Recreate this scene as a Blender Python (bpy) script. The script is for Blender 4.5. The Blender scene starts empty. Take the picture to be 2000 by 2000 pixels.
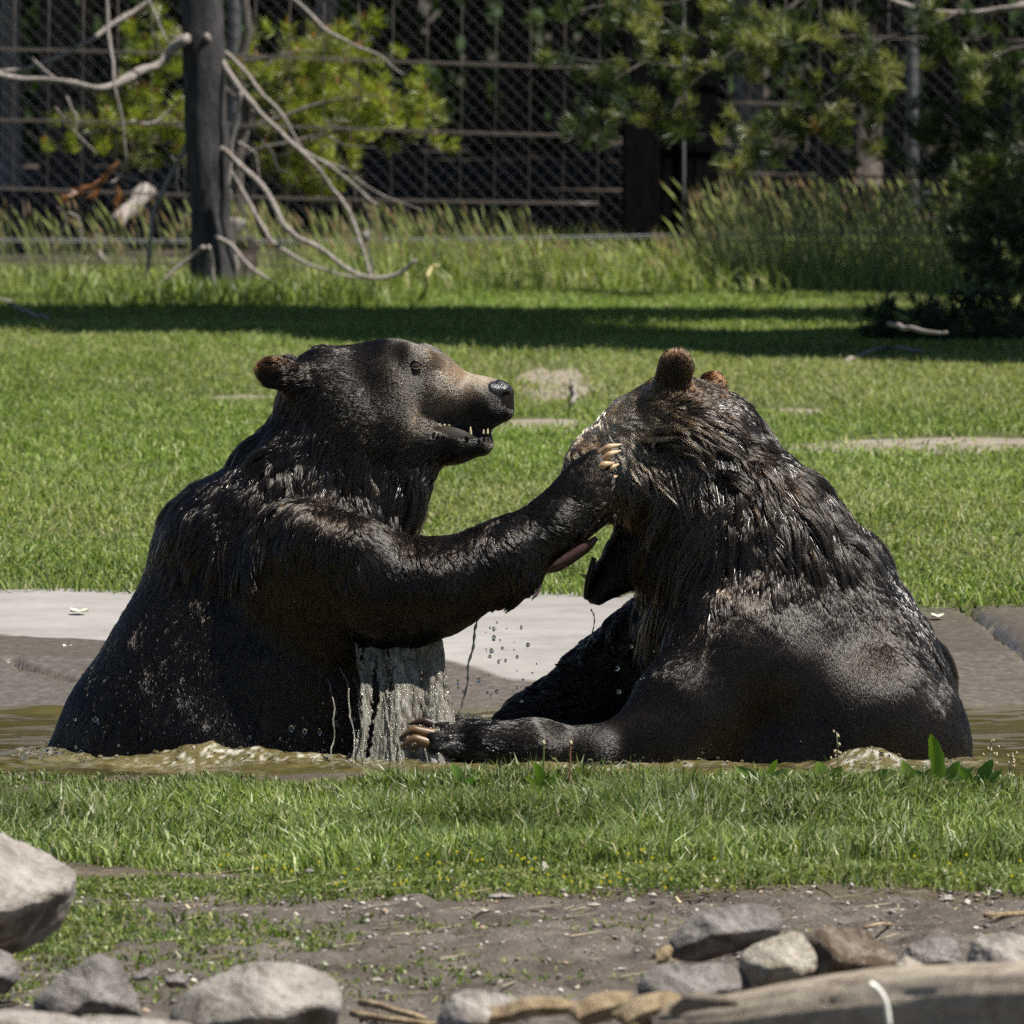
import bpy, math, random
import numpy as np
from mathutils import Vector, Matrix
from mathutils.kdtree import KDTree

rng = np.random.default_rng(7)
random.seed(7)
scene = bpy.context.scene
COL = scene.collection
FUR_L, FUR_R = 330000, 400000

# ------------------------------------------------------------------ camera, sky, sun, exposure
CAM_Z = 1.5
PITCH = math.atan(1122.0 / 20000.0)
cam_data = bpy.data.cameras.new("camera")
cam = bpy.data.objects.new("camera", cam_data)
COL.objects.link(cam)
cam.location = (0, 0, CAM_Z)
cam.rotation_euler = (math.pi / 2 - PITCH, 0, 0)
cam_data.sensor_width = 36.0
cam_data.lens = 360.0
cam_data.clip_start = 0.5
cam_data.clip_end = 3000
cam_data.dof.use_dof = True
cam_data.dof.focus_distance = 19.75
cam_data.dof.aperture_fstop = 19.0
cam_data.dof.aperture_blades = 7
scene.camera = cam

SUN_DIR = Vector((0.45, -0.20, 0.87)).normalized()
world = bpy.data.worlds.new("World")
scene.world = world
world.use_nodes = True
wn = world.node_tree
sky = wn.nodes.new("ShaderNodeTexSky")
sky.sky_type = 'NISHITA'
sky.sun_disc = False
sky.sun_elevation = math.asin(SUN_DIR.z)
sky.sun_rotation = math.atan2(SUN_DIR.x, SUN_DIR.y)
sky.altitude = 2000
wn.nodes["Background"].inputs["Strength"].default_value = 0.05
wn.links.new(sky.outputs[0], wn.nodes["Background"].inputs["Color"])
sun_data = bpy.data.lights.new("sun", 'SUN')
sun_data.energy = 5.0
sun_data.angle = math.radians(0.5)
sun_data.color = (1.0, 0.955, 0.88)
sun = bpy.data.objects.new("sun", sun_data)
COL.objects.link(sun)
sun.location = (4, 10, 12)
sun.rotation_euler = SUN_DIR.to_track_quat('Z', 'Y').to_euler()
scene.view_settings.view_transform = 'Standard'
scene.view_settings.look = 'None'
scene.view_settings.gamma = 1.0
scene.view_settings.exposure = 0.9
scene.view_settings.use_curve_mapping = False
scene.cycles.use_denoising = False
scene.cycles.max_bounces = 6
scene.cycles.transparent_max_bounces = 12
scene.cycles.sample_clamp_indirect = 6.0

# ------------------------------------------------------------------ helpers
CF = np.array([0, math.cos(PITCH), -math.sin(PITCH)])
CR = np.array([1.0, 0, 0])
CU = np.array([0, math.sin(PITCH), math.cos(PITCH)])


def at(px, py, dist):
    """world point seen at photo pixel (2000 px frame) at ground distance dist"""
    d = CF + CR * ((px - 1000) / 20000.0) + CU * ((1000 - py) / 20000.0)
    return np.array([0, 0, CAM_Z]) + d * (dist / d[1])


def tag(o, label=None, cat=None, group=None, kind=None):
    if label: o["label"] = label
    if cat: o["category"] = cat
    if group: o["group"] = group
    if kind: o["kind"] = kind
    return o


def link(name, data, parent=None):
    o = bpy.data.objects.new(name, data)
    COL.objects.link(o)
    if parent is not None:
        o.parent = parent
    return o


def empty(name, loc=(0, 0, 0)):
    o = bpy.data.objects.new(name, None)
    COL.objects.link(o)
    o.location = tuple(loc)
    o.empty_display_size = 0.1
    return o


def mesh_np(name, verts, faces, mat=None, smooth=True, cols=None):
    """faces: list of int arrays (n,3) or (n,4)"""
    me = bpy.data.meshes.new(name)
    verts = np.asarray(verts, dtype=np.float32).reshape(-1, 3)
    if not isinstance(faces, (list, tuple)):
        faces = [faces]
    faces = [np.asarray(f, dtype=np.int32) for f in faces if len(f)]
    loops = np.concatenate([f.ravel() for f in faces])
    sizes = np.concatenate([np.full(len(f), f.shape[1], dtype=np.int32) for f in faces])
    starts = np.concatenate([[0], np.cumsum(sizes)[:-1]]).astype(np.int32)
    me.vertices.add(len(verts))
    me.vertices.foreach_set("co", verts.ravel())
    me.loops.add(len(loops))
    me.loops.foreach_set("vertex_index", loops)
    me.polygons.add(len(sizes))
    me.polygons.foreach_set("loop_start", starts)
    me.polygons.foreach_set("loop_total", sizes)
    me.polygons.foreach_set("use_smooth", np.full(len(sizes), bool(smooth)))
    if cols is not None:
        a = me.attributes.new("tint", 'FLOAT_COLOR', 'POINT')
        c = np.ones((len(verts), 4), dtype=np.float32)
        c[:, :3] = cols
        a.data.foreach_set("color", c.ravel())
    me.update(calc_edges=True)
    if mat: me.materials.append(mat)
    return me


def grid_faces(nu, nv, wrap_u=False):
    i = np.arange(nu if wrap_u else nu - 1)
    j = np.arange(nv - 1)
    I, J = np.meshgrid(i, j, indexing='ij')
    I2 = (I + 1) % nu
    return np.stack([I * nv + J, I2 * nv + J, I2 * nv + J + 1, I * nv + J + 1], -1).reshape(-1, 4)


# value noise --------------------------------------------------------------
_P = np.random.default_rng(11).random(1 << 16).astype(np.float32)


def _h(ix, iy, iz):
    return _P[((ix * 73856093) ^ (iy * 19349663) ^ (iz * 83492791)) & 65535]


def vnoise(p):
    p = np.asarray(p, dtype=np.float64)
    i = np.floor(p).astype(np.int64)
    f = p - i
    f = f * f * (3 - 2 * f)
    x, y, z = i[..., 0], i[..., 1], i[..., 2]
    fx, fy, fz = f[..., 0], f[..., 1], f[..., 2]

    def L(a, b, t): return a + (b - a) * t
    return 2 * L(L(L(_h(x, y, z), _h(x + 1, y, z), fx), L(_h(x, y + 1, z), _h(x + 1, y + 1, z), fx), fy),
                 L(L(_h(x, y, z + 1), _h(x + 1, y, z + 1), fx), L(_h(x, y + 1, z + 1), _h(x + 1, y + 1, z + 1), fx), fy), fz) - 1


def fbm(p, octs=4, gain=0.5):
    p = np.asarray(p, dtype=np.float64)
    s = 0; a = 1.0
    for k in range(octs):
        s = s + a * vnoise(p * (2.03 ** k) + 17.3 * k)
        a *= gain
    return s


def n2(x, y, s, octs=3, seed=0.0):
    x, y = np.broadcast_arrays(np.asarray(x, float), np.asarray(y, float))
    return fbm(np.stack([x * s, y * s, np.full(x.shape, seed)], -1), octs)


# tubes ---------------------------------------------------------------------
def tube(pts, radii, sides=7, smooth_n=0, cap=True):
    """polyline tube; returns verts, faces list"""
    P = np.asarray(pts, dtype=float)
    R = np.asarray(radii, dtype=float)
    if R.ndim == 0: R = np.full(len(P), float(R))
    if smooth_n:
        P, R = spline(P, R, smooth_n)
    T = np.gradient(P, axis=0)
    T /= np.linalg.norm(T, axis=1, keepdims=True) + 1e-12
    up = np.array([0, 0, 1.0]) if abs(T[0][2]) < 0.9 else np.array([1.0, 0, 0])
    N = np.cross(T[0], up); N /= np.linalg.norm(N)
    V = []
    a = np.linspace(0, 2 * math.pi, sides, endpoint=False)
    for k in range(len(P)):
        N = N - T[k] * (N @ T[k]); N /= np.linalg.norm(N) + 1e-12
        B = np.cross(T[k], N)
        V.append(P[k] + R[k] * (np.cos(a)[:, None] * N + np.sin(a)[:, None] * B))
    V = np.concatenate(V)
    n = len(P)
    k = np.arange(n - 1)[:, None] * sides
    j = np.arange(sides)[None]
    j2 = (j + 1) % sides
    F = np.stack([k + j, k + j2, k + sides + j2, k + sides + j], -1).reshape(-1, 4)
    fs = [F]
    if cap:
        V = np.concatenate([V, P[:1], P[-1:]])
        c0, c1 = len(V) - 2, len(V) - 1
        jj = np.arange(sides); jj2 = (jj + 1) % sides
        fs.append(np.concatenate([np.stack([np.full(sides, c0), jj2, jj], -1),
                                  np.stack([np.full(sides, c1), (n - 1) * sides + jj, (n - 1) * sides + jj2], -1)]))
    return V, fs


def spline(P, R, n):
    P = np.asarray(P, float); R = np.asarray(R, float)
    if len(P) < 3:
        t = np.linspace(0, 1, n + 1)[:, None]
        return P[0] + (P[-1] - P[0]) * t, R[0] + (R[-1] - R[0]) * t[:, 0]
    Q = np.vstack([2 * P[0] - P[1], P, 2 * P[-1] - P[-2]])
    out = []; ro = []
    for i in range(len(P) - 1):
        p0, p1, p2, p3 = Q[i:i + 4]
        for t in np.linspace(0, 1, n, endpoint=False):
            out.append(0.5 * ((2 * p1) + (-p0 + p2) * t + (2 * p0 - 5 * p1 + 4 * p2 - p3) * t * t + (-p0 + 3 * p1 - 3 * p2 + p3) * t ** 3))
            ro.append(R[i] + (R[i + 1] - R[i]) * t)
    out.append(P[-1]); ro.append(R[-1])
    return np.array(out), np.array(ro)


class Acc:
    """collects pieces into one mesh"""
    def __init__(s): s.v = []; s.f = []; s.n = 0; s.c = []
    def add(s, V, F, col=None):
        V = np.asarray(V, float)
        for f in (F if isinstance(F, list) else [F]):
            if len(f): s.f.append(np.asarray(f) + s.n)
        s.v.append(V); s.n += len(V)
        if col is not None:
            s.c.append(np.broadcast_to(np.asarray(col, float), (len(V), 3)))
    def mesh(s, name, mat, smooth=True):
        q = [f for f in s.f if f.shape[1] == 4]; t = [f for f in s.f if f.shape[1] == 3]
        fs = ([np.concatenate(q)] if q else []) + ([np.concatenate(t)] if t else [])
        return mesh_np(name, np.concatenate(s.v), fs, mat, smooth, np.concatenate(s.c) if s.c else None)


# materials -------------------------------------------------------------------
def new_mat(name):
    m = bpy.data.materials.new(name)
    m.use_nodes = True
    nt = m.node_tree
    b = nt.nodes["Principled BSDF"]
    return m, nt, b


def N(nt, typ, **kw):
    n = nt.nodes.new(typ)
    for k, v in kw.items():
        if k.startswith("i_"):
            n.inputs[k[2:].replace("_", " ")].default_value = v
        else:
            setattr(n, k, v)
    return n


def ramp(nt, fac, stops):
    r = nt.nodes.new("ShaderNodeValToRGB")
    els = r.color_ramp.elements
    while len(els) < len(stops): els.new(0.5)
    for e, (p, c) in zip(els, stops):
        e.position = p; e.color = (*c, 1)
    nt.links.new(fac, r.inputs[0])
    return r.outputs[0]


def noise_tex(nt, scale, detail=6, rough=0.6, vec=None, dist=0.0):
    n = nt.nodes.new("ShaderNodeTexNoise")
    n.inputs["Scale"].default_value = scale
    n.inputs["Detail"].default_value = detail
    n.inputs["Roughness"].default_value = rough
    n.inputs["Distortion"].default_value = dist
    if vec is not None: nt.links.new(vec, n.inputs["Vector"])
    return n.outputs["Fac"]


def obj_vec(nt, scale=(1, 1, 1), rot=(0, 0, 0)):
    tc = nt.nodes.new("ShaderNodeTexCoord")
    mp = nt.nodes.new("ShaderNodeMapping")
    mp.inputs["Scale"].default_value = scale
    mp.inputs["Rotation"].default_value = rot
    nt.links.new(tc.outputs["Object"], mp.inputs["Vector"])
    return mp.outputs[0]


def mixc(nt, fac, a, b, mode='MIX'):
    m = nt.nodes.new("ShaderNodeMix"); m.data_type = 'RGBA'; m.blend_type = mode
    for sock, v in ((m.inputs[0], fac), (m.inputs[6], a), (m.inputs[7], b)):
        if isinstance(v, (int, float)): sock.default_value = v
        elif isinstance(v, tuple): sock.default_value = (*v, 1)
        else: nt.links.new(v, sock)
    return m.outputs[2]


def bump(nt, b, height, strength=0.4, dist=0.01):
    bp = nt.nodes.new("ShaderNodeBump")
    bp.inputs["Strength"].default_value = strength
    bp.inputs["Distance"].default_value = dist
    nt.links.new(height, bp.inputs["Height"])
    nt.links.new(bp.outputs[0], b.inputs["Normal"])


def plain(name, col, rough=0.6, spec=0.5, coat=0.0):
    m, nt, b = new_mat(name)
    b.inputs["Roughness"].default_value = rough
    b.inputs["Specular IOR Level"].default_value = spec
    b.inputs["Coat Weight"].default_value = coat
    v = obj_vec(nt)
    f = noise_tex(nt, 60, 5, 0.6, v)
    c = ramp(nt, f, [(0.3, tuple(x * 0.7 for x in col)), (0.7, tuple(min(1, x * 1.2) for x in col))])
    nt.links.new(c, b.inputs["Base Color"])
    return m


def leafy(name, rough=0.45, transl=0.35, spec=0.4):
    """plant material driven by each blade's own colour"""
    m, nt, b = new_mat(name)
    at_ = N(nt, "ShaderNodeAttribute", attribute_name="tint")
    b.inputs["Roughness"].default_value = rough
    b.inputs["Specular IOR Level"].default_value = spec
    nt.links.new(at_.outputs["Color"], b.inputs["Base Color"])
    tr = N(nt, "ShaderNodeBsdfTranslucent")
    c2 = mixc(nt, 1.0, at_.outputs["Color"], (1.25, 1.35, 0.6), 'MULTIPLY')
    nt.links.new(c2, tr.inputs["Color"])
    mx = N(nt, "ShaderNodeMixShader")
    mx.inputs[0].default_value = transl
    nt.links.new(b.outputs[0], mx.inputs[1]); nt.links.new(tr.outputs[0], mx.inputs[2])
    nt.links.new(mx.outputs[0], nt.nodes["Material Output"].inputs[0])
    return m
# ------------------------------------------------------------------ ground, pool, water
WATER_Z = -0.09


def y_far(x): return 23.28 - 0.05 * np.maximum(0, x) - 0.6 * np.clip(x - 0.3, 0, 0.6) - 0.02 * np.sin(x * 7 + 1) - 0.05 * np.sin(x * 2.1 + 0.5) + 0.012 * np.sin(x * 23.0)
def y_near(x): return 18.72 + 0.06 * np.sin(x * 1.7 + 2.2)


def z_far(x, y): return 0.012 * n2(x, y, 0.8, 3, 3.1) + 0.008


def z_near(x, y):
    t = np.clip((y - 16.0) / 1.2, 0, 1); t = t * t * (3 - 2 * t)
    z = -0.045 * t + 0.012 * n2(x, y, 2.2, 4, 5.0) + 0.006 * n2(x, y, 14, 3, 8.0)
    return z


def sheet(name, xs, ys, zf, mat, uv=None):
    X, Y = np.meshgrid(xs, ys, indexing='ij')
    Z = zf(X, Y)
    return mesh_np(name, np.stack([X, Y, Z], -1).reshape(-1, 3), grid_faces(len(xs), len(ys)), mat)


def soil_mat(name, c0, c1, c2, scale=9.0):
    m, nt, b = new_mat(name)
    v = obj_vec(nt)
    f = noise_tex(nt, scale, 8, 0.65, v)
    g = noise_tex(nt, scale * 14, 4, 0.6, v)
    c = ramp(nt, f, [(0.3, c0), (0.5, c1), (0.72, c2)])
    c = mixc(nt, g, mixc(nt, 1.0, c, (0.55, 0.55, 0.55), 'MULTIPLY'), mixc(nt, 1.0, c, (1.45, 1.42, 1.4), 'MULTIPLY'))
    nt.links.new(c, b.inputs["Base Color"])
    b.inputs["Roughness"].default_value = 0.9
    b.inputs["Specular IOR Level"].default_value = 0.2
    bump(nt, b, g, 0.9, 0.012)
    return m


M_lawnsoil = soil_mat("lawn_soil", (0.035, 0.045, 0.015), (0.06, 0.07, 0.022), (0.10, 0.10, 0.04), 3.0)
M_dirt = soil_mat("path_dirt", (0.045, 0.037, 0.030), (0.088, 0.076, 0.063), (0.155, 0.138, 0.118), 7.0)
M_floor = soil_mat("forest_litter", (0.02, 0.015, 0.011), (0.04, 0.032, 0.024), (0.085, 0.07, 0.058), 3.0)

# far lawn follows the curved pool edge, ground continues past the forest
xs = np.concatenate([np.linspace(-40, -3, 20), np.linspace(-2.8, 2.8, 141), np.linspace(3, 40, 20)])
tv = np.concatenate([np.linspace(0, 0.3, 60), np.linspace(0.32, 1.0, 60)])
X, T_ = np.meshgrid(xs, tv, indexing='ij')
Y = y_far(X) * (1 - T_) + 45.5 * T_
Zg = z_far(X, Y) + np.where(T_ < 0.004, -0.12, 0)
o = link("lawn_ground", mesh_np("lawn_ground", np.stack([X, Y, Zg], -1).reshape(-1, 3), grid_faces(len(xs), len(tv)), M_lawnsoil)); tag(o, "far lawn rising behind the pool towards the wire fence", kind="structure")
xs2 = np.linspace(-320, 320, 121); ys2 = np.concatenate([np.linspace(45.45, 90, 60), np.linspace(92, 700, 40)])
o = link("forest_floor", sheet("forest_floor", xs2, ys2, lambda x, y: 0.03 * n2(x, y, 0.3, 3, 1.0) + 0.0, M_floor)); tag(o, "brown forest floor behind the wire fence", kind="structure")
# near bank: grass strip and trodden dirt
xs = np.concatenate([np.linspace(-20, -2, 16), np.linspace(-1.8, 1.8, 241), np.linspace(2, 20, 16)])
tv = np.linspace(0, 1, 150)
X, T_ = np.meshgrid(xs, tv, indexing='ij')
Y = 16.05 * (1 - T_) + (y_near(X) - 0.02) * T_
o = link("bank_ground", mesh_np("bank_ground", np.stack([X, Y, z_near(X, Y) - 0.03 * np.exp(-(Y - 16.05) / 0.05)], -1).reshape(-1, 3), grid_faces(len(xs), len(tv)), soil_mat("bank_soil", (0.05, 0.042, 0.03), (0.08, 0.066, 0.045), (0.12, 0.10, 0.07), 6)))
tag(o, "near bank of the pool under the grass", kind="structure")
ys3 = np.concatenate([np.linspace(-2, 11.5, 28), np.linspace(11.7, 16.25, 330)])
xs3 = np.concatenate([np.linspace(-20, -2, 16), np.linspace(-1.7, 1.7, 281), np.linspace(2, 20, 16)])
o = link("dirt_path", sheet("dirt_path", xs3, ys3, lambda x, y: z_near(x, y) + (0.008 * n2(x, y, 30, 3, 2.0) + 0.003 * n2(x, y, 110, 2, 2.5)) * (y > 11.6) - 0.012 * np.clip((y - 15.95) * 8, 0, 1), M_dirt)); tag(o, "trodden dirt strip in front of the grass", kind="structure")

# pool shell -----------------------------------------------------------------
CRACKS = [np.array([(1.015, 23.3), (1.02, 22.8), (1.045, 22.4), (1.06, 22.1), (1.085, 21.75), (1.12, 21.4)]),
          np.array([(-1.06, 21.62), (-1.02, 21.52), (-0.97, 21.46), (-0.93, 21.40), (-0.86, 21.37)])]


def seg_dist(X, Y, line, scale=(1, 1)):
    d = np.full(X.shape, 9.0)
    for a, b in zip(line[:-1], line[1:]):
        ab = b - a; L = ab @ ab
        t = np.clip(((X - a[0]) * ab[0] + (Y - a[1]) * ab[1]) / L, 0, 1)
        d = np.minimum(d, np.hypot(X - a[0] - t * ab[0], Y - a[1] - t * ab[1]))
    return d


def z_pool(X, Y):
    yw = 21.20 + 0.05 * np.sin(X * 2.3) + 0.18 * np.clip(np.abs(X) - 0.75, 0, 1)
    prof = np.interp(Y - yw, [-1.3, -0.5, 0.0, 0.42, 0.9, 1.6, 2.6], [-0.6, -0.28, WATER_Z, -0.016, -0.008, 0.0, 0.012])
    yn = y_near(X)
    nearp = np.interp(Y - yn, [-0.4, -0.02, 0.06, 0.10, 0.2, 0.6], [-0.30, -0.046, -0.044, -0.06, -0.35, -0.6])
    z = np.where(Y < 20.0, nearp, prof)
    z = z + 0.004 * n2(X, Y, 3.0, 3, 4.4) + 0.0012 * n2(X, Y, 40.0, 2, 4.4)
    for c in CRACKS:
        jit = 0.006 * n2(X, Y, 25, 2, 7)
        d = np.abs(seg_dist(X, Y, c) + jit)
        z = z - 0.035 * np.clip(1 - d / 0.016, 0, 1) ** 0.7 * (Y > 20)
    return z


m, nt, b = new_mat("pool_concrete")
v = obj_vec(nt)
f1 = noise_tex(nt, 2.5, 8, 0.65, v); f2 = noise_tex(nt, 45, 6, 0.7, v); f3 = noise_tex(nt, 170, 3, 0.6, v)
dry = ramp(nt, f1, [(0.3, (0.19, 0.178, 0.163)), (0.55, (0.28, 0.266, 0.246)), (0.8, (0.36, 0.345, 0.322))])
wet = ramp(nt, f2, [(0.25, (0.07, 0.058, 0.045)), (0.55, (0.13, 0.113, 0.092)), (0.8, (0.23, 0.205, 0.172))])
sep = N(nt, "ShaderNodeSeparateXYZ"); nt.links.new(v, sep.inputs[0])
wob = noise_tex(nt, 1.3, 4, 0.5, v)
a1 = N(nt, "ShaderNodeMath", operation='MULTIPLY_ADD'); nt.links.new(wob, a1.inputs[0]); a1.inputs[1].default_value = 0.55
xl = N(nt, "ShaderNodeMapRange"); nt.links.new(sep.outputs["X"], xl.inputs[0]); xl.inputs[1].default_value = -1.1; xl.inputs[2].default_value = 0.0; xl.inputs[3].default_value = -0.52; xl.inputs[4].default_value = 0.12
a0 = N(nt, "ShaderNodeMath", operation='ADD'); nt.links.new(sep.outputs["Y"], a0.inputs[0]); nt.links.new(xl.outputs[0], a0.inputs[1])
nt.links.new(a0.outputs[0], a1.inputs[2])
xr = N(nt, "ShaderNodeMapRange"); nt.links.new(sep.outputs["X"], xr.inputs[0])
xr.inputs[1].default_value = 0.5; xr.inputs[2].default_value = 0.85; xr.inputs[3].default_value = 0.0; xr.inputs[4].default_value = -2.6
a2 = N(nt, "ShaderNodeMath", operation='ADD'); nt.links.new(a1.outputs[0], a2.inputs[0]); nt.links.new(xr.outputs[0], a2.inputs[1])
wm = N(nt, "ShaderNodeMapRange"); nt.links.new(a2.outputs[0], wm.inputs[0])
wm.inputs[1].default_value = 21.83; wm.inputs[2].default_value = 21.86
c = mixc(nt, wm.outputs[0], wet, dry)
c = mixc(nt, 0.35, c, mixc(nt, f3, (0.3, 0.3, 0.3), (1.0, 1.0, 1.0)), 'MULTIPLY')
nt.links.new(c, b.inputs["Base Color"])
rm = N(nt, "ShaderNodeMapRange"); nt.links.new(wm.outputs[0], rm.inputs[0]); rm.inputs[3].default_value = 0.30; rm.inputs[4].default_value = 0.85
nt.links.new(rm.outputs[0], b.inputs["Roughness"])
bump(nt, b, f2, 0.35, 0.006)
xs = np.concatenate([np.linspace(-8, -1.4, 30), np.linspace(-1.35, 1.35, 300), np.linspace(1.4, 8, 30)])
ys = np.concatenate([np.linspace(18.3, 19.4, 60), np.linspace(19.5, 21.0, 16), np.linspace(21.05, 23.6, 200)])
M_conc = m
# raised slab at the right, its broken edge standing a few centimetres proud
cl_ = CRACKS[0]
py_ = np.linspace(23.12, 21.25, 120); px_ = np.interp(py_, cl_[::-1][:, 1], cl_[::-1][:, 0]) + 0.004 * fbm(np.stack([py_ * 9, py_ * 0, py_ * 0], -1), 3)
off = np.concatenate([[0.0, 0.0, 0.008, 0.03], np.linspace(0.06, 5.0, 40)])
zo = np.concatenate([[-0.06, 0.001, 0.006, 0.007], np.full(40, 0.007)])
SX = px_[None] + off[:, None] + 0.004 * np.where(off[:, None] < .01, 1, 0) * n2(py_[None] * 30 + 0 * off[:, None], off[:, None] * 9, 1.0, 2); SY = np.broadcast_to(py_[None], SX.shape)
SZ = z_pool(SX, SY) + zo[:, None]
o = link("concrete_slab", mesh_np("concrete_slab", np.stack([SX, SY, SZ], -1).reshape(-1, 3), grid_faces(len(off), len(py_)), M_conc)); tag(o, "raised concrete slab beyond the crack at the right", kind="structure")
o = link("pool_basin", sheet("pool_basin", xs, ys, z_pool, m)); tag(o, "concrete pool basin with a pale dry rim and a wet dark slope", kind="structure")


# water -------------------------------------------------------------------------
def ridge(X, Y, pts, wid):
    """crest line pts (x, y, height)"""
    h = np.zeros(X.shape)
    P = np.array(pts)
    for a, b_ in zip(P[:-1], P[1:]):
        ab = b_[:2] - a[:2]; L = ab @ ab
        t = np.clip(((X - a[0]) * ab[0] + (Y - a[1]) * ab[1]) / L, 0, 1)
        d = np.hypot(X - a[0] - t * ab[0], (Y - a[1] - t * ab[1]))
        h = np.maximum(h, (a[2] + (b_[2] - a[2]) * t) * np.exp(-(d / wid) ** 2))
    return h


CREST = [(a, b_, c * .8) for a, b_, c in [(-.80, 19.70, .010), (-.70, 19.72, .012), (-.655, 19.73, .026), (-.62, 19.72, .040), (-.585, 19.72, .044), (-.55, 19.71, .030), (-.50, 19.70, .036), (-.46, 19.70, .032), (-.42, 19.68, .020), (-.36, 19.66, .026), (-.30, 19.64, .018), (-.22, 19.62, .012), (-.1, 19.6, .008)]]
CREST2 = [(.60, 19.60, .008), (.655, 19.60, .030), (.70, 19.60, .032), (.76, 19.62, .016), (.9, 19.7, .008)]
CREST3 = [(-.08, 19.55, .006), (.05, 19.56, .014), (.15, 19.56, .012), (.24, 19.56, .018), (.36, 19.56, .016), (.45, 19.56, .008)]
CREST4 = [(-.97, 19.9, .004), (-.93, 19.92, .016), (-.88, 19.86, .012), (-.80, 19.8, .006)]


def z_water(X, Y):
    turb = np.exp(-((Y - 19.75) / 0.28) ** 2) * (np.abs(X) < 1.1)
    z = WATER_Z + 0.006 * n2(X, Y, 2.2, 3, 9.0) + 0.004 * n2(X * 0.6, Y, 7.0, 3, 2.0)
    z = z + turb * (0.006 * n2(X, Y, 14.0, 3, 6.0) + 0.003 * n2(X, Y, 45.0, 2, 6.5))
    for cr, w in ((CREST, 0.045), (CREST2, 0.04), (CREST3, 0.035), (CREST4, 0.03)):
        r = ridge(X, Y, cr, w)
        z = z + r * (1 + 0.14 * n2(X, Y, 14, 2, 3.0)) + np.clip(r * 30, 0, 1) * 0.0025 * n2(X, Y, 60, 2, 1.0)
    z = z + 0.010 * np.sin((Y * 1.0 + 0.35 * X) * 21 + 2.2 * n2(X, Y, 1.6, 2, 4.0)) * np.exp(-((Y - 19.25) / 0.32) ** 2) * np.clip(0.4 - X, 0, 1)
    # long lazy wave running off to the left, in front of the left bear
    z = z + 0.014 * np.exp(-((Y - 19.35 - 0.12 * np.sin(X * 3)) / 0.09) ** 2) * np.sin(X * 9 + Y * 6)
    return z


m, nt, b = new_mat("muddy_water")
v = obj_vec(nt)
f = noise_tex(nt, 3.0, 5, 0.6, v)
c = ramp(nt, f, [(0.3, (0.075, 0.062, 0.020)), (0.7, (0.12, 0.10, 0.038))])
fa = N(nt, "ShaderNodeAttribute", attribute_name="tint")
c = mixc(nt, fa.outputs["Fac"], c, (0.62, 0.60, 0.52))
nt.links.new(c, b.inputs["Base Color"])
b.inputs["Roughness"].default_value = 0.05; b.inputs["IOR"].default_value = 1.33
b.inputs["Specular IOR Level"].default_value = 0.6
b.inputs["Coat Weight"].default_value = 0.6; b.inputs["Coat Roughness"].default_value = 0.02
w1 = noise_tex(nt, 1.0, 4, 0.6, obj_vec(nt, (14, 30, 10)))
w2 = noise_tex(nt, 1.0, 3, 0.6, obj_vec(nt, (90, 120, 60)))
hm = N(nt, "ShaderNodeMath", operation='MULTIPLY_ADD'); nt.links.new(w2, hm.inputs[0]); hm.inputs[1].default_value = 0.25; nt.links.new(w1, hm.inputs[2])
bump(nt, b, hm.outputs[0], 0.22, 0.01)
M_water = m
xs = np.concatenate([np.linspace(-8, -1.3, 40), np.linspace(-1.27, 1.27, 420), np.linspace(1.3, 8, 40)])
ys = np.concatenate([np.linspace(18.88, 19.4, 40), np.linspace(19.405, 19.95, 110), np.linspace(19.97, 21.7, 90)])
WX, WY = np.meshgrid(xs, ys, indexing='ij')
foam = np.zeros(WX.shape)
for cr, w_, am in ((CREST, 0.06, 1.0), (CREST2, 0.05, .9), (CREST3, 0.05, .8), (CREST4, 0.04, .8)):
    rr_ = ridge(WX, WY + 0.035, [(a[0], a[1], min(1.0, a[2] / 0.022)) for a in cr], w_)
    foam = np.maximum(foam, am * rr_)
spk = np.clip(n2(WX, WY, 120, 2, 5.0) * 1.6 - 0.25, 0, 1)  # pale flecks tinted in for foam and for sparkles on the crests
foam = np.clip(foam * spk * 0.7, 0, 0.6)
foam = np.maximum(foam, np.clip(np.exp(-(((WX + .24) / .14) ** 2 + ((WY - 19.72) / .10) ** 2)) * spk * 1.6, 0, .8))
o = link("water", mesh_np("water", np.stack([WX, WY, z_water(WX, WY)], -1).reshape(-1, 3), grid_faces(len(xs), len(ys)), M_water, True, np.repeat(foam.reshape(-1, 1), 3, axis=1))); tag(o, "muddy olive pool water", kind="structure")

# pale scraps and stones lying on the rim
def at_z(px, py, z):
    d = CF + CR * ((px - 1000) / 20000.0) + CU * ((1000 - py) / 20000.0)
    t = (z - CAM_Z) / d[2]
    return np.array([0, 0, CAM_Z]) + d * t
# ------------------------------------------------------------------ bears
# a bear is modelled in millimetres in a rigid frame facing the pool bank:
# u to the right, v down, w away from the bank
BO = np.array([0, 0, CAM_Z]) + CF * 20.0


def bear_world(p):
    p = np.asarray(p, float)
    return BO + (p[..., 0:1] - 1000) / 1000 * CR + (1000 - p[..., 1:2]) / 1000 * CU + p[..., 2:3] / 1000 * CF


def bear_dir(d):
    return d[..., 0:1] * CR - d[..., 1:2] * CU + d[..., 2:3] * CF


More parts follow.
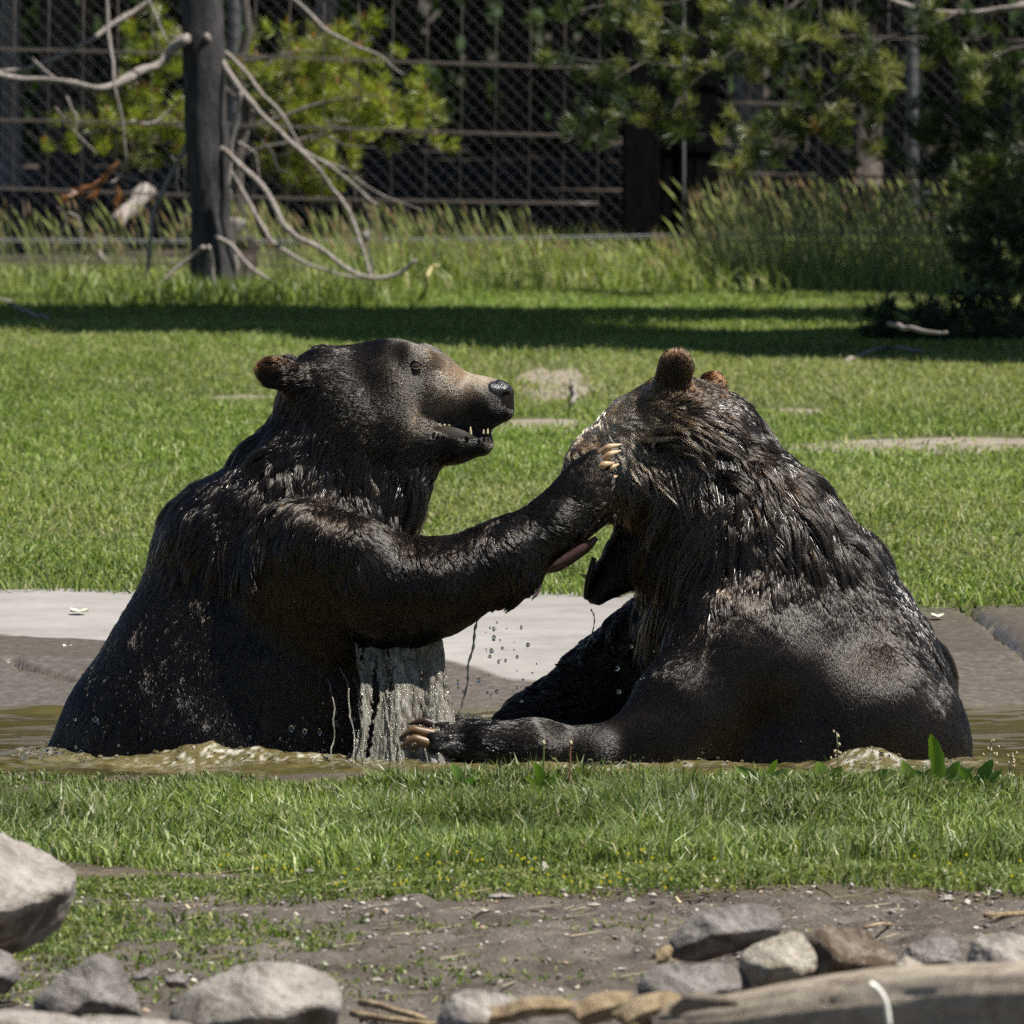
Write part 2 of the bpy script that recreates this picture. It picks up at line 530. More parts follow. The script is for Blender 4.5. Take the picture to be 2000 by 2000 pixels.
def sdf_mesh(prims, lo, hi, vox, smooth_iter=2):
    """smooth union of tapered capsules (a, b, ra, rb, k, wscale, op)"""
    import openvdb as vdb
    lo = np.array(lo, float); hi = np.array(hi, float)
    n = np.ceil((hi - lo) / vox).astype(int) + 1
    D = np.full(n, 200.0, dtype=np.float32)
    ax = [lo[i] + np.arange(n[i]) * vox for i in range(3)]
    for pr in prims:
        a, b, ra, rb = np.array(pr[0], float), np.array(pr[1], float), float(pr[2]), float(pr[3])
        k = pr[4] if len(pr) > 4 else 30.0
        ws = pr[5] if len(pr) > 5 else 1.0
        op = pr[6] if len(pr) > 6 else 'U'
        R = max(ra, rb) * max(1, ws) + k + 4 * vox
        m0 = np.minimum(a, b) - R; m1 = np.maximum(a, b) + R
        i0 = np.maximum(0, np.floor((m0 - lo) / vox).astype(int)); i1 = np.minimum(n, np.ceil((m1 - lo) / vox).astype(int) + 1)
        if np.any(i1 <= i0): continue
        sl = tuple(slice(i0[i], i1[i]) for i in range(3))
        X = ax[0][sl[0]][:, None, None]; Y = ax[1][sl[1]][None, :, None]; Z = ax[2][sl[2]][None, None, :]
        aw, bw = a[2] / ws, b[2] / ws
        bx, by, bz = b[0] - a[0], b[1] - a[1], bw - aw
        L2 = bx * bx + by * by + bz * bz + 1e-9
        px, py, pz = X - a[0], Y - a[1], Z / ws - aw
        t = np.clip((px * bx + py * by + pz * bz) / L2, 0, 1)
        d = np.sqrt((px - t * bx) ** 2 + (py - t * by) ** 2 + (pz - t * bz) ** 2) - (ra + (rb - ra) * t)
        d = (d * min(1, ws)).astype(np.float32) if ws < 1 else d.astype(np.float32)
        c = D[sl]
        if op == 'U':
            h = np.clip(k - np.abs(c - d), 0, None) / k
            D[sl] = np.minimum(c, d) - h * h * k * 0.25
        else:
            h = np.clip(k - np.abs(c + d), 0, None) / k
            D[sl] = np.maximum(c, -d) + h * h * k * 0.25
    g = vdb.FloatGrid(background=200.0)
    g.copyFromArray(np.clip(D, -200, 200))
    P, Q = g.convertToQuads(isovalue=0.0)
    P = np.asarray(P, float) * vox + lo
    Q = np.asarray(Q, int)
    # light Laplacian smoothing
    e = np.concatenate([Q[:, [0, 1]], Q[:, [1, 2]], Q[:, [2, 3]], Q[:, [3, 0]]])
    for _ in range(smooth_iter):
        s = np.zeros_like(P); c = np.zeros(len(P))
        for i in range(3):
            s[:, i] = np.bincount(e[:, 0], P[e[:, 1], i], len(P)) + np.bincount(e[:, 1], P[e[:, 0], i], len(P))
        c = np.bincount(e[:, 0], minlength=len(P)) + np.bincount(e[:, 1], minlength=len(P))
        P = P * 0.5 + 0.5 * s / np.maximum(c, 1)[:, None]
    return P, Q


def vert_normals(P, Q):
    fn = np.cross(P[Q[:, 2]] - P[Q[:, 0]], P[Q[:, 3]] - P[Q[:, 1]])
    Nn = np.zeros_like(P)
    for k in range(4):
        for i in range(3):
            Nn[:, i] += np.bincount(Q[:, k], fn[:, i], len(P))
    return Nn / (np.linalg.norm(Nn, axis=1, keepdims=True) + 1e-9)


def flow_at(X, flows, power=3.0):
    """inverse-distance blend of the combing guides; X (n,3)"""
    G = np.array([f[0] for f in flows], float)
    dirs = np.array([f[1] for f in flows], float)
    dirs /= np.linalg.norm(dirs, axis=1, keepdims=True)
    vals = np.array([f[2:6] for f in flows], float)      # length, lift, clump, sleek width
    cols = np.array([f[6] for f in flows], float)
    tips = np.array([f[7] for f in flows], float)
    od = np.zeros((len(X), 3)); ov = np.zeros((len(X), 4)); oc = np.zeros((len(X), 3)); ot = np.zeros((len(X), 3))
    for s in range(0, len(X), 40000):
        x = X[s:s + 40000]
        d2 = ((x[:, None, :2] - G[None, :, :2]) ** 2).sum(-1) + 0.35 * (x[:, None, 2] - G[None, :, 2]) ** 2 + 60.0
        w = d2 ** (-power / 2.0)
        w /= w.sum(1, keepdims=True)
        od[s:s + 40000] = w @ dirs; ov[s:s + 40000] = w @ vals; oc[s:s + 40000] = w @ cols; ot[s:s + 40000] = w @ tips
    return od, ov, oc, ot


def grow_fur(name, parent, P, Q, flows, count, mat, mask=None, seg=6, jitter=0.16, clump_per=280, dens=None, wscale=1.0, lscale=1.0, minclump=None):
    nrm = vert_normals(P, Q)
    # far side of the body gets fewer hairs, water-covered parts none
    tri = np.concatenate([Q[:, [0, 1, 2]], Q[:, [0, 2, 3]]])
    A = np.linalg.norm(np.cross(P[tri[:, 1]] - P[tri[:, 0]], P[tri[:, 2]] - P[tri[:, 0]]), axis=1)
    C = P[tri].mean(1)
    fn = nrm[tri[:, 0]]
    w = A * np.where(fn[:, 2] < 0.25, 1.0, 0.3)
    w[C[:, 1] > 1535] = 0
    if dens is not None: w = w * dens(C)
    if mask is not None: w = w * mask(C)
    if minclump is not None: w = w * np.clip((flow_at(C, flows)[1][:, 2] - minclump) / 0.08, 0, 1)
    w /= w.sum()
    n = count
    ti = rng.choice(len(tri), n, p=w)
    r1 = np.sqrt(rng.random(n)); r2 = rng.random(n)
    b0, b1, b2 = 1 - r1, r1 * (1 - r2), r1 * r2
    T = tri[ti]
    root = P[T[:, 0]] * b0[:, None] + P[T[:, 1]] * b1[:, None] + P[T[:, 2]] * b2[:, None]
    nn = nrm[T[:, 0]] * b0[:, None] + nrm[T[:, 1]] * b1[:, None] + nrm[T[:, 2]] * b2[:, None]
    nn /= np.linalg.norm(nn, axis=1, keepdims=True)
    d, v, c, t = flow_at(root, flows)
    ng = max(50, n // clump_per)
    gi = rng.choice(n, ng, replace=False)
    kd = KDTree(ng)
    for k, q in enumerate(root[gi]): kd.insert(Vector(q), k)
    kd.balance()
    near = np.array([kd.find(Vector(q))[1] for q in root])
    g = gi[near]
    cj = rng.normal(0, 1, (ng, 3))[near]; cl = rng.lognormal(0, 0.28, ng)[near]
    clump = np.clip((v[:, 2] - 0.27) / 0.58, 0, 1)
    # low frequency swirl so that locks wander
    sw = np.stack([fbm(root / 55.0, 2), fbm(root / 55.0 + 31.7, 2), fbm(root / 55.0 + 71.1, 2)], -1) * (0.12 + 0.26 * clump)[:, None]
    d = d + sw + rng.normal(0, jitter * 0.38, (n, 3)) * (1 - 0.5 * clump[:, None]) + cj * (0.24 * clump ** 2)[:, None]
    d -= nn * (d * nn).sum(1, keepdims=True)
    d /= np.linalg.norm(d, axis=1, keepdims=True) + 1e-9
    length = v[:, 0] * rng.uniform(0.7, 1.2, n) * (1 + (cl - 1) * clump)
    length = length * (1 + 0.45 * np.clip((clump - .6) / .3, 0, 1)) * lscale
    if minclump is not None: clump = clump * 0.45
    lift = np.clip(v[:, 1] * rng.uniform(0.6, 1.4, n), 0.02, 2)
    wild = (rng.random(n) < 0.03) & (clump > .5)
    lift = np.where(wild, lift + 0.35, lift)
    lift = lift * (1 + 0.6 * np.clip(rng.normal(0, 1, ng)[near], -0.9, 1.6) * clump)
    d0 = d + nn * (lift[:, None] * 1.3); d0 /= np.linalg.norm(d0, axis=1, keepdims=True)
    ss = np.linspace(0, 1, seg)
    # strands leave the skin, then lie over and sag a little
    grav = np.array([0, 1.0, 0])
    pts = np.zeros((n, seg, 3))
    long_ = np.clip((length - 18) / 40, 0, 1)
    for i, s in enumerate(ss):
        dirn = d0 * (1 - 0.55 * s) + d * (0.55 * s) + grav * (0.22 * s * long_)[:, None] - nn * (0.20 * s * s * (lift < 0.6))[:, None] * 0.6
        pts[:, i] = root + dirn * (length * s)[:, None]
    # wet clumps: tips gather on the nearest guide hair
    offs = (root - root[g])
    for i, s in enumerate(ss):
        if i == 0: continue
        f = (clump * (s ** 1.3) * 0.5)[:, None]
        tgt = pts[g, i] + offs * 0.10
        pts[:, i] = pts[:, i] * (1 - f) + tgt * f
    # fine second-level locks inside the big ones
    n2g = max(50, n // (34 if minclump is None else 3))
    gi2 = rng.choice(n, n2g, replace=False)
    kd2 = KDTree(n2g)
    for k, q in enumerate(root[gi2]): kd2.insert(Vector(q), k)
    kd2.balance()
    g2 = gi2[np.array([kd2.find(Vector(q))[1] for q in root])]
    offs2 = root - root[g2]
    for i, s in enumerate(ss):
        if i == 0: continue
        f = (np.clip(clump * 1.12, 0, 1) * s ** 0.65 * 0.95)[:, None]
        pts[:, i] = pts[:, i] * (1 - f) + (pts[g2, i] + offs2 * 0.12) * f
    # wet locks wave a little along their length
    ph = rng.random(n2g) * 6.28; amp = rng.uniform(0.3, 1.0, n2g)
    k2 = np.searchsorted(np.sort(gi2), g2); sd = np.cross(d, nn)
    for i, s in enumerate(ss):
        pts[:, i] += sd * (0.085 * length * clump ** 2 * amp[k2] * np.sin(s * 5.0 + ph[k2]) * s)[:, None]
    # small frizz
    pts[:, 1:] += rng.normal(0, 1, (n, seg - 1, 3)) * (0.012 * length)[:, None, None] * ss[1:][None, :, None]
    W = bear_world(pts.reshape(-1, 3))
    cu = bpy.data.hair_curves.new(name)
    cu.add_curves([seg] * n)
    cu.attributes["position"].data.foreach_set("vector", W.astype(np.float32).ravel()) if "position" in cu.attributes else cu.points.foreach_set("position", W.astype(np.float32).ravel())
    rad = np.array([1.0, 0.95, 0.8, 0.55, 0.12]) if seg == 5 else np.interp(np.linspace(0, 1, seg), [0, .25, .6, .85, 1], [.5, 1, .9, .55, .08])
    v[:, 3] *= wscale
    wid = v[:, 3] * rng.uniform(0.7, 1.3, n) * (1 + 0.45 * np.clip((clump - .45) / .4, 0, 1))
    ra = (wid[:, None] * rad[None] * 0.0005).astype(np.float32)
    at_r = cu.attributes.get("radius") or cu.attributes.new("radius", 'FLOAT', 'POINT')
    at_r.data.foreach_set("value", ra.ravel())
    shade = rng.uniform(0.6, 1.35, n)[:, None] * (1 + 0.25 * rng.normal(0, 1, ng)[near][:, None] * 0.6)
    tt = (ss ** 1.6)[None, :, None]
    colr = (c * shade)[:, None, :] * (1 - tt) + (t * shade)[:, None, :] * tt
    cc = np.ones((n * seg, 4), dtype=np.float32); cc[:, :3] = np.clip(colr.reshape(-1, 3), 0.002, 0.9)
    ac = cu.attributes.new("tint", 'FLOAT_COLOR', 'POINT')
    ac.data.foreach_set("color", cc.ravel())
    cu.materials.append(mat)
    if 'tint' in parent.data.attributes: return link(name, cu, parent)
    a_t = parent.data.attributes.new('tint', 'FLOAT_COLOR', 'POINT')
    pc = np.ones((len(P), 4), dtype=np.float32); pc[:, :3] = flow_at(P, flows)[2] * 0.55
    a_t.data.foreach_set('color', pc.ravel())
    return link(name, cu, parent)


def fur_material(name, rough, rrough, coat=0.0, ior=1.35):
    m = bpy.data.materials.new(name); m.use_nodes = True
    nt = m.node_tree
    nt.nodes.remove(nt.nodes["Principled BSDF"])
    h = nt.nodes.new("ShaderNodeBsdfHairPrincipled")
    h.model = 'CHIANG'; h.parametrization = 'COLOR'
    a = N(nt, "ShaderNodeAttribute", attribute_name="tint")
    nt.links.new(a.outputs["Color"], h.inputs["Color"])
    h.inputs["Roughness"].default_value = rough
    h.inputs["Radial Roughness"].default_value = rrough
    h.inputs["Coat"].default_value = coat
    h.inputs["IOR"].default_value = ior
    h.inputs["Random Roughness"].default_value = 0.2
    nt.links.new(h.outputs[0], nt.nodes["Material Output"].inputs[0])
    return m


M_fur = fur_material("wet_fur", 0.15, 0.28, 0.0)
M_wet = fur_material("soaked_locks", 0.12, 0.22, 0.0, 1.54)
M_skin, nt, b = new_mat("bear_skin"); _a = N(nt, "ShaderNodeAttribute", attribute_name="tint"); nt.links.new(_a.outputs["Color"], b.inputs["Base Color"]); b.inputs["Roughness"].default_value = 0.55; b.inputs["Specular IOR Level"].default_value = 0.14
M_nose = plain("nose_leather", (0.012, 0.011, 0.012), 0.3, 0.6)
bump(M_nose.node_tree, M_nose.node_tree.nodes["Principled BSDF"], noise_tex(M_nose.node_tree, 260, 3, 0.6, obj_vec(M_nose.node_tree)), 0.5, 0.004)
M_claw = None


def claw_material():
    m, nt, b = new_mat("claw_horn")
    a = N(nt, "ShaderNodeAttribute", attribute_name="tint")
    v = obj_vec(nt, (90, 90, 90))
    f = noise_tex(nt, 2.0, 5, 0.6, v)
    c = mixc(nt, f, a.outputs["Color"], mixc(nt, 1.0, a.outputs["Color"], (0.55, 0.42, 0.30), 'MULTIPLY'))
    nt.links.new(c, b.inputs["Base Color"])
    b.inputs["Roughness"].default_value = 0.42
    b.inputs["Specular IOR Level"].default_value = 0.4
    return m


M_claw = claw_material()
M_tooth = plain("tooth_enamel", (0.50, 0.42, 0.25), 0.25, 0.5)
M_eye = plain("eye_iris", (0.035, 0.014, 0.006), 0.04, 0.8, 1.0)
M_lip = plain("lip_skin", (0.010, 0.009, 0.010), 0.45, 0.4)
M_pad = plain("paw_pad", (0.050, 0.035, 0.028), 0.5, 0.4)


def bear_tube(name, parent, pts, rad, mat, col=None, sides=10, n=6):
    V, F = tube(bear_world(np.array(pts, float)), np.array(rad) / 1000.0, sides, n)
    acc = Acc(); acc.add(V, F, col if col is not None else (0.5, 0.5, 0.5))
    return link(name, acc.mesh(name, mat), parent)


def claw(parent, base, mid, tip, r, c_base, c_tip):
    P = np.array([base, (np.array(base) * 0.4 + np.array(mid) * 0.6), mid, (np.array(mid) * 0.45 + np.array(tip) * 0.55), tip], float)
    P, R = spline(P, np.array([r, r * 0.95, r * 0.8, r * 0.5, r * 0.10]), 4)
    V, F = tube(bear_world(P), R / 1000.0, 10, 0)
    t = np.repeat(np.linspace(0, 1, len(P)), 10); t = np.concatenate([t, [0, 1]])[:, None]
    acc = Acc(); acc.add(V, F)
    acc.c.append(np.array(c_base) * (1 - t) + np.array(c_tip) * t)
    return link("claw", acc.mesh("claw", M_claw), parent)


def blob(name, parent, prims, vox, mat, pad=12):
    A = np.array([p[0] for p in prims] + [p[1] for p in prims], float)
    R = max(max(p[2], p[3]) for p in prims) + pad
    P, Q = sdf_mesh(prims, A.min(0) - R, A.max(0) + R, vox, 2)
    return link(name, mesh_np(name, bear_world(P), Q, mat), parent)


# colours
BLK = (0.006, 0.0045, 0.0035); DRK = (0.012, 0.0085, 0.006); BRN = (0.020, 0.013, 0.008)
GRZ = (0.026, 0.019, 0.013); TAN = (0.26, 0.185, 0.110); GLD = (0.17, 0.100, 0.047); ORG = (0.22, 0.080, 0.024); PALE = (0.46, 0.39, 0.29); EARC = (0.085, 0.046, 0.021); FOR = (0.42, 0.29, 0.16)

# ---- the bear on the left, facing right ------------------------------------
L_prims = [
    # torso
    ((620, 1140, 10), (560, 1290, 20), 178, 205, 60, 1.0),
    ((470, 1130, 10), (385, 1430, 20), 168, 252, 60, 0.95),
    ((440, 1075, 0), (520, 1120, 0), 130, 150, 60, 1.0),
    ((560, 1290, 20), (560, 1560, 20), 205, 235, 60, 0.9),
    ((350, 1510, 20), (350, 1600, 20), 232, 250, 50, 0.95), ((215, 1395, 10), (132, 1475, 10), 70, 40, 40, 1.2),
    # neck
    ((640, 845, 0), (575, 1010, 5), 108, 168, 50, 0.95),
    ((735, 880, 0), (680, 1010, 5), 62, 105, 50, 0.95),
    # head
    ((648, 775, 0), (765, 752, 0), 98, 84, 40, 0.95),
    ((690, 835, -28), (745, 822, -28), 76, 64, 70, 1.0), ((690, 835, 28), (745, 822, 28), 76, 64, 70, 1.0), ((812, 880, 0), (758, 955, 0), 44, 46, 50, 1.0),
    ((765, 745, 0), (838, 742, 0), 74, 56, 35, 1.0),
    ((806, 700, -46), (832, 704, -48), 22, 18, 30), ((830, 694, 46), (850, 700, 48), 22, 18, 30),
    ((850, 768, 0), (945, 786, 0), 60, 40, 30, 0.95),
    ((935, 776, 0), (978, 770, 0), 38, 27, 25, 1.0),
    ((955, 808, 0), (986, 805, 0), 28, 18, 22, 1.3),
    ((800, 850, 0), (890, 866, 0), 46, 34, 30, 1.1), ((890, 866, 0), (940, 866, 0), 33, 24, 25, 1.1),
    # mouth slit
    ((848, 837, -62), (962, 838, -62), 2, 4.5, 6, 2.2, 'S'),
    # ear
    ((585, 740, -70), (536, 728, -96), 29, 32, 20, 0.42), ((600, 735, 72), (560, 720, 92), 30, 30, 25, 0.6),
    ((526, 734, -122), (552, 740, -118), 27, 24, 6, 0.7, 'S'),
    # reaching arm
    ((600, 1110, -150), (720, 1138, -195), 116, 100, 50, 0.9),
    ((720, 1138, -195), (865, 1142, -220), 100, 82, 40, 0.95),
    ((865, 1142, -220), (985, 1090, -220), 82, 70, 40, 0.95),
    ((985, 1090, -220), (1085, 1018, -215), 69, 48, 40, 0.9),
    ((1085, 1018, -215), (1132, 965, -205), 50, 46, 35, 0.8),
    ((1135, 962, -205), (1158, 925, -200), 44, 36, 30, 0.8),
    ((1128, 925, -195), (1166, 890, -186), 20, 15, 14), ((1142, 935, -205), (1172, 905, -196), 20, 15, 14),
    ((1150, 948, -212), (1168, 922, -206), 20, 16, 14), ((1160, 960, -205), (1180, 936, -196), 20, 15, 14),
    ((1165, 975, -200), (1182, 950, -190), 18, 13, 14),
    ((600, 1215, -110), (800, 1200, -185), 90, 58, 40, 0.9), ((800, 1200, -185), (855, 1185, -200), 56, 48, 30, 0.9),
    ((625, 1055, -215), (680, 1065, -235), 62, 56, 60),
    # other arm, hanging down into the water behind
    ((640, 1120, 150), (650, 1300, 170), 105, 90, 50), ((650, 1300, 170), (640, 1540, 160), 85, 60, 40),
]
bear_left_P, bear_left_Q = sdf_mesh(L_prims, (40, 620, -380), (1240, 1640, 340), 6.5, 3)
bearL = link("brown_bear", mesh_np("brown_bear", bear_world(bear_left_P), bear_left_Q, M_skin))
tag(bearL, "wet brown bear on the left, mouth open, pushing a paw into the other's face", "bear", "brown bears wrestling in the pool")

F = []   # guide: pos, dir, length, lift, clump, width, root colour, tip colour
L_flows = [
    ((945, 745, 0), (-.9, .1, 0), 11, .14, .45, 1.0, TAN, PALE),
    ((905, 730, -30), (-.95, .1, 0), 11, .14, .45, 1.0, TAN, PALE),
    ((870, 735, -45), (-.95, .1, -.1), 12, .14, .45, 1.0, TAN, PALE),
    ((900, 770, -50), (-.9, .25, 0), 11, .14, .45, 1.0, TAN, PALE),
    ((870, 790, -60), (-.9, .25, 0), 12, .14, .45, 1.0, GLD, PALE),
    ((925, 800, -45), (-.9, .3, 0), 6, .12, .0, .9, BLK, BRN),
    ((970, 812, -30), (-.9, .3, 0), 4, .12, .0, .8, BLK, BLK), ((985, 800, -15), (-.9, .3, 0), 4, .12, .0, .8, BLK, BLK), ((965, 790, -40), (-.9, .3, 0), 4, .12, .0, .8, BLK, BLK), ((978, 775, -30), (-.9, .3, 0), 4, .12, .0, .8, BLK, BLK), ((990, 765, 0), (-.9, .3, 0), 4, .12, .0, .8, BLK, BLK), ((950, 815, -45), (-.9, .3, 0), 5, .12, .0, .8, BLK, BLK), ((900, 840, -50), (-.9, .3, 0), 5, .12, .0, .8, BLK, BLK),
    ((825, 935, 0), (0.1, 1, 0), 46, 1.0, .95, 1.0, BLK, DRK), ((800, 960, -15), (0.1, 1, 0), 50, 1.0, .95, 1.0, BLK, BRN),
    ((880, 815, -60), (-.9, .3, 0), 9, .12, .1, .9, BLK, BRN),
    ((850, 715, -60), (-.9, -.2, 0), 9, .13, .3, .95, (0.11, 0.08, 0.052), TAN),
    ((815, 748, -75), (-.95, .2, 0), 10, .13, .3, .95, BRN, TAN),
    ((800, 700, -60), (-1, -.05, 0), 12, .15, .2, .9, DRK, GRZ),
    ((850, 690, 0), (-1, -.1, 0), 12, .15, .2, .9, BRN, GRZ),
    ((740, 670, -30), (-1, .05, 0), 16, .15, .35, .9, DRK, GRZ),
    ((660, 690, -60), (-1, .2, 0), 20, .18, .5, .95, DRK, GRZ),
    ((730, 730, -90), (-1, .2, 0), 16, .15, .4, .95, DRK, GRZ),
    ((620, 690, 0), (-1, .15, 0), 24, .35, .7, 1.0, DRK, BRN),
    ((780, 800, -80), (-.95, .35, 0), 13, .15, .3, .95, BLK, BRN),
    ((700, 790, -95), (-.95, .45, 0), 22, .18, .55, 1.0, DRK, GRZ),
    ((620, 770, -95), (-.8, .6, 0), 28, .22, .75, 1.05, BLK, BRN),
    ((515, 708, -96), (-.9, -.45, 0), 17, .4, .45, .9, BRN, ORG), ((505, 735, -100), (-.95, .1, 0), 15, .35, .45, .9, BLK, BRN),
    ((545, 700, -90), (-.8, -.5, 0), 16, .4, .45, .9, BRN, ORG), ((535, 735, -108), (-.9, .2, 0), 16, .3, .5, .9, BLK, BLK), ((560, 730, -100), (-.9, .2, 0), 20, .3, .6, .9, BLK, BLK),
    ((535, 765, -102), (-.8, .6, 0), 18, .3, .45, .9, BLK, BLK),
    ((930, 885, -20), (-.9, .35, 0), 10, .2, .1, .9, BLK, BLK),
    ((880, 890, -40), (-.8, .7, 0), 22, .3, .6, .95, BLK, DRK),
    ((840, 860, -50), (-.9, .5, 0), 18, .2, .4, .95, BLK, DRK),
    ((845, 905, 0), (-.1, 1, 0), 32, .8, .95, 1.0, BLK, DRK),
    ((760, 880, -80), (-.6, .85, 0), 36, .2, .7, 1.0, BLK, BRN),
    ((790, 960, 0), (.1, 1, 0), 60, .4, .9, 1.0, BLK, BRN),
    ((740, 1000, -60), (-.1, 1, 0), 56, .25, .85, 1.0, BLK, DRK),
    ((680, 900, -110), (-.35, 1, 0), 57, .22, .85, 1.1, BLK, GRZ),
    ((600, 880, -120), (-.35, 1, 0), 68, .25, .9, 1.1, BLK, GRZ),
    ((560, 960, -140), (-.2, 1, 0), 72, .25, .9, 1.1, BLK, GRZ),
    ((500, 860, -60), (-.5, .9, 0), 46, .2, .9, 1.1, BLK, BRN),
    ((450, 930, -60), (-.55, .85, 0), 44, .16, .85, 1.1, BLK, BRN),
    ((380, 1000, -60), (-.6, .8, 0), 38, .14, .8, 1.1, BLK, BRN),
    ((470, 1040, -130), (-.3, 1, 0), 60, .2, .8, 1.1, BLK, BRN),
    ((315, 1060, -40), (-.5, .85, 0), 24, .14, .7, 1.0, DRK, BRN),
    ((660, 1010, -210), (-.05, 1, 0), 26, .2, .6, 1.0, DRK, GRZ),
    ((600, 1060, -230), (-.15, 1, 0), 26, .15, .55, 1.0, DRK, GRZ),
    ((730, 1060, -260), (.15, 1, 0), 24, .15, .55, 1.0, DRK, GRZ),
    ((760, 1160, -290), (.25, .95, 0), 22, .12, .5, 1.0, BLK, DRK),
    ((880, 1060, -280), (.35, .9, 0), 18, .12, .55, 1.0, DRK, BRN),
    ((980, 1030, -280), (.45, .85, 0), 17, .12, .7, 1.0, BLK, BRN),
    ((940, 1120, -290), (.3, .95, 0), 18, .12, .5, 1.0, BLK, DRK),
    ((1000, 1150, -220), (.15, 1, 0), 26, .45, .9, 1.0, BLK, BLK),
    ((930, 1200, -220), (.15, 1, 0), 14, .2, .55, 1.0, BLK, BLK),
    ((1080, 1000, -270), (.6, .2, 0), 13, .12, .5, .95, BLK, DRK),
    ((1150, 930, -245), (.65, -.7, 0), 13, .15, .5, .95, BLK, DRK),
    ((440, 1150, -230), (-.15, 1, 0), 24, .12, .65, .95, DRK, BRN),
    ((260, 1180, -80), (-.45, .9, 0), 17, .12, .55, .9, DRK, BRN),
    ((160, 1380, -80), (-.4, .95, 0), 17, .12, .55, .9, BLK, DRK),
    ((380, 1350, -240), (-.05, 1, 0), 20, .12, .6, .95, BLK, DRK),
    ((560, 1300, -200), (.05, 1, 0), 22, .12, .5, .95, BLK, BRN),
    ((700, 1260, -190), (.1, 1, 0), 24, .2, .7, .95, BLK, DRK),
    ((850, 1240, -200), (.1, 1, 0), 14, .15, .5, .95, BLK, BLK),
]


def excl(centres):
    def f(C):
        m = np.ones(len(C))
        for c, r in centres:
            m[((C - np.array(c)) ** 2).sum(1) < r * r] = 0
        return m
    return f


def headdens(cx, cy, R, k):
    return lambda C: 1 + k * np.exp(-(((C[:, 0] - cx) ** 2 + (C[:, 1] - cy) ** 2) / R ** 2))


L_mask0 = excl([((984, 774, 0), 34), ((814, 714, -76), 8), ((860, 708, 66), 8), ((540, 742, -116), 9)])
L_mask = lambda C: L_mask0(C) * np.where((C[:, 1] > 832) & (C[:, 1] < 838 + 19 * np.clip((C[:, 0] - 850) / 40, 0, 1) - 8 * np.clip((C[:, 0] - 930) / 30, 0, 1)) & (C[:, 0] > 848) & (C[:, 0] < 960), 0, 1)
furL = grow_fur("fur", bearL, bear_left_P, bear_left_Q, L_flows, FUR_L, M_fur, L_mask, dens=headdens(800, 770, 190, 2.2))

grow_fur("fur_locks", bearL, bear_left_P, bear_left_Q, L_flows, 6500, M_wet, L_mask, seg=7, clump_per=4, wscale=2.4, lscale=0.62, minclump=0.66)
# nose, nostril, eyes, lips, teeth
nose = blob("nose", bearL, [((960, 761, 0), (983, 762, 0), 19, 17, 14, 2.0), ((968, 781, 0), (991, 782, 0), 18, 13, 14, 1.8), ((972, 803, 0), (993, 806, 0), 14, 11, 14, 1.7), ((976, 752, -12), (988, 760, -14), 9, 9, 8), ((976, 752, 12), (988, 760, 14), 9, 9, 8),
                            ((988, 774, -27), (1004, 779, -22), 7, 8, 4, 1, 'S'), ((988, 774, 27), (1004, 779, 22), 7, 8, 4, 1, 'S'), ((968, 786, -38), (988, 779, -30), 3, 5, 3, 1, 'S'), ((1006, 786, 0), (1004, 815, 0), 2.5, 2.5, 4, 1, 'S')], 1.6, M_nose)
for s_, e_ in ((-1, (813, 714, -72)), (1, (862, 706, 60))):
    blob("eye", bearL, [((e_[0], e_[1], e_[2] - s_ * 2), (e_[0], e_[1], e_[2] - s_ * 2), 10.5, 10.5)], 1.2, M_eye)
    x, y, w = e_
    bear_tube("eyelid", bearL, [(x - 13, y + 1, w + s_ * 3), (x - 2, y - 8, w + s_ * 6), (x + 14, y + 2, w + s_ * 3)], [1.5, 3, 1.5], M_lip)
    bear_tube("eyelid", bearL, [(x - 13, y + 2, w + s_ * 3), (x, y + 8, w + s_ * 6), (x + 14, y + 3, w + s_ * 3)], [1.2, 2.0, 1.5], M_pad)  # lighter lower lid stands in for the highlight along the eye rim
None and bear_tube("lower_lip", bearL, [(850, 846, -56), (900, 848, -46), (945, 842, -30), (966, 846, 0), (945, 842, 30), (900, 848, 46), (850, 846, 56)], [1.5, 2.5, 3, 3, 3, 2.5, 1.5], M_lip)
None and bear_tube("upper_lip", bearL, [(856, 829, -50), (900, 827, -42), (950, 827, -32), (982, 824, -16), (992, 812, 0), (982, 824, 16), (950, 827, 32)], [2, 3, 4, 6, 6, 6, 4], M_lip)
for p, q, r in (((919, 850, -40), (919, 834, -42), 3.4), ((952, 848, -28), (953, 837, -28), 2.6), ((944, 848, -33), (945, 839, -33), 2.2), ((960, 847, -18), (961, 838, -18), 2.2),
                ((858, 828, -56), (858, 836, -56), 3.2), ((868, 829, -54), (868, 836, -54), 3.0), ((877, 830, -52), (877, 835, -52), 2.6)):
    bear_tube("tooth", bearL, [p, (np.array(p) * .5 + np.array(q) * .5), q], [r, r * .85, r * .25], M_tooth, n=3)
CB, CT = (0.34, 0.21, 0.10), (0.62, 0.50, 0.34)
claw(bearL, (1163, 893, -196), (1188, 874, -208), (1213, 869, -200), 7.5, CB, CT)
claw(bearL, (1169, 906, -206), (1190, 888, -216), (1211, 881, -206), 7.5, CB, CT)
claw(bearL, (1160, 922, -216), (1180, 908, -226), (1198, 905, -214), 8.0, CB, CT)
claw(bearL, (1176, 930, -206), (1194, 913, -214), (1207, 907, -204), 6.5, CB, CT)
claw(bearL, (1180, 948, -198), (1194, 934, -200), (1204, 930, -190), 6.0, CB, CT)
blob("paw_pad", bearL, [((1128, 1035, -196), (1160, 992, -178), 20, 22, 10, 0.9)], 3, M_pad)

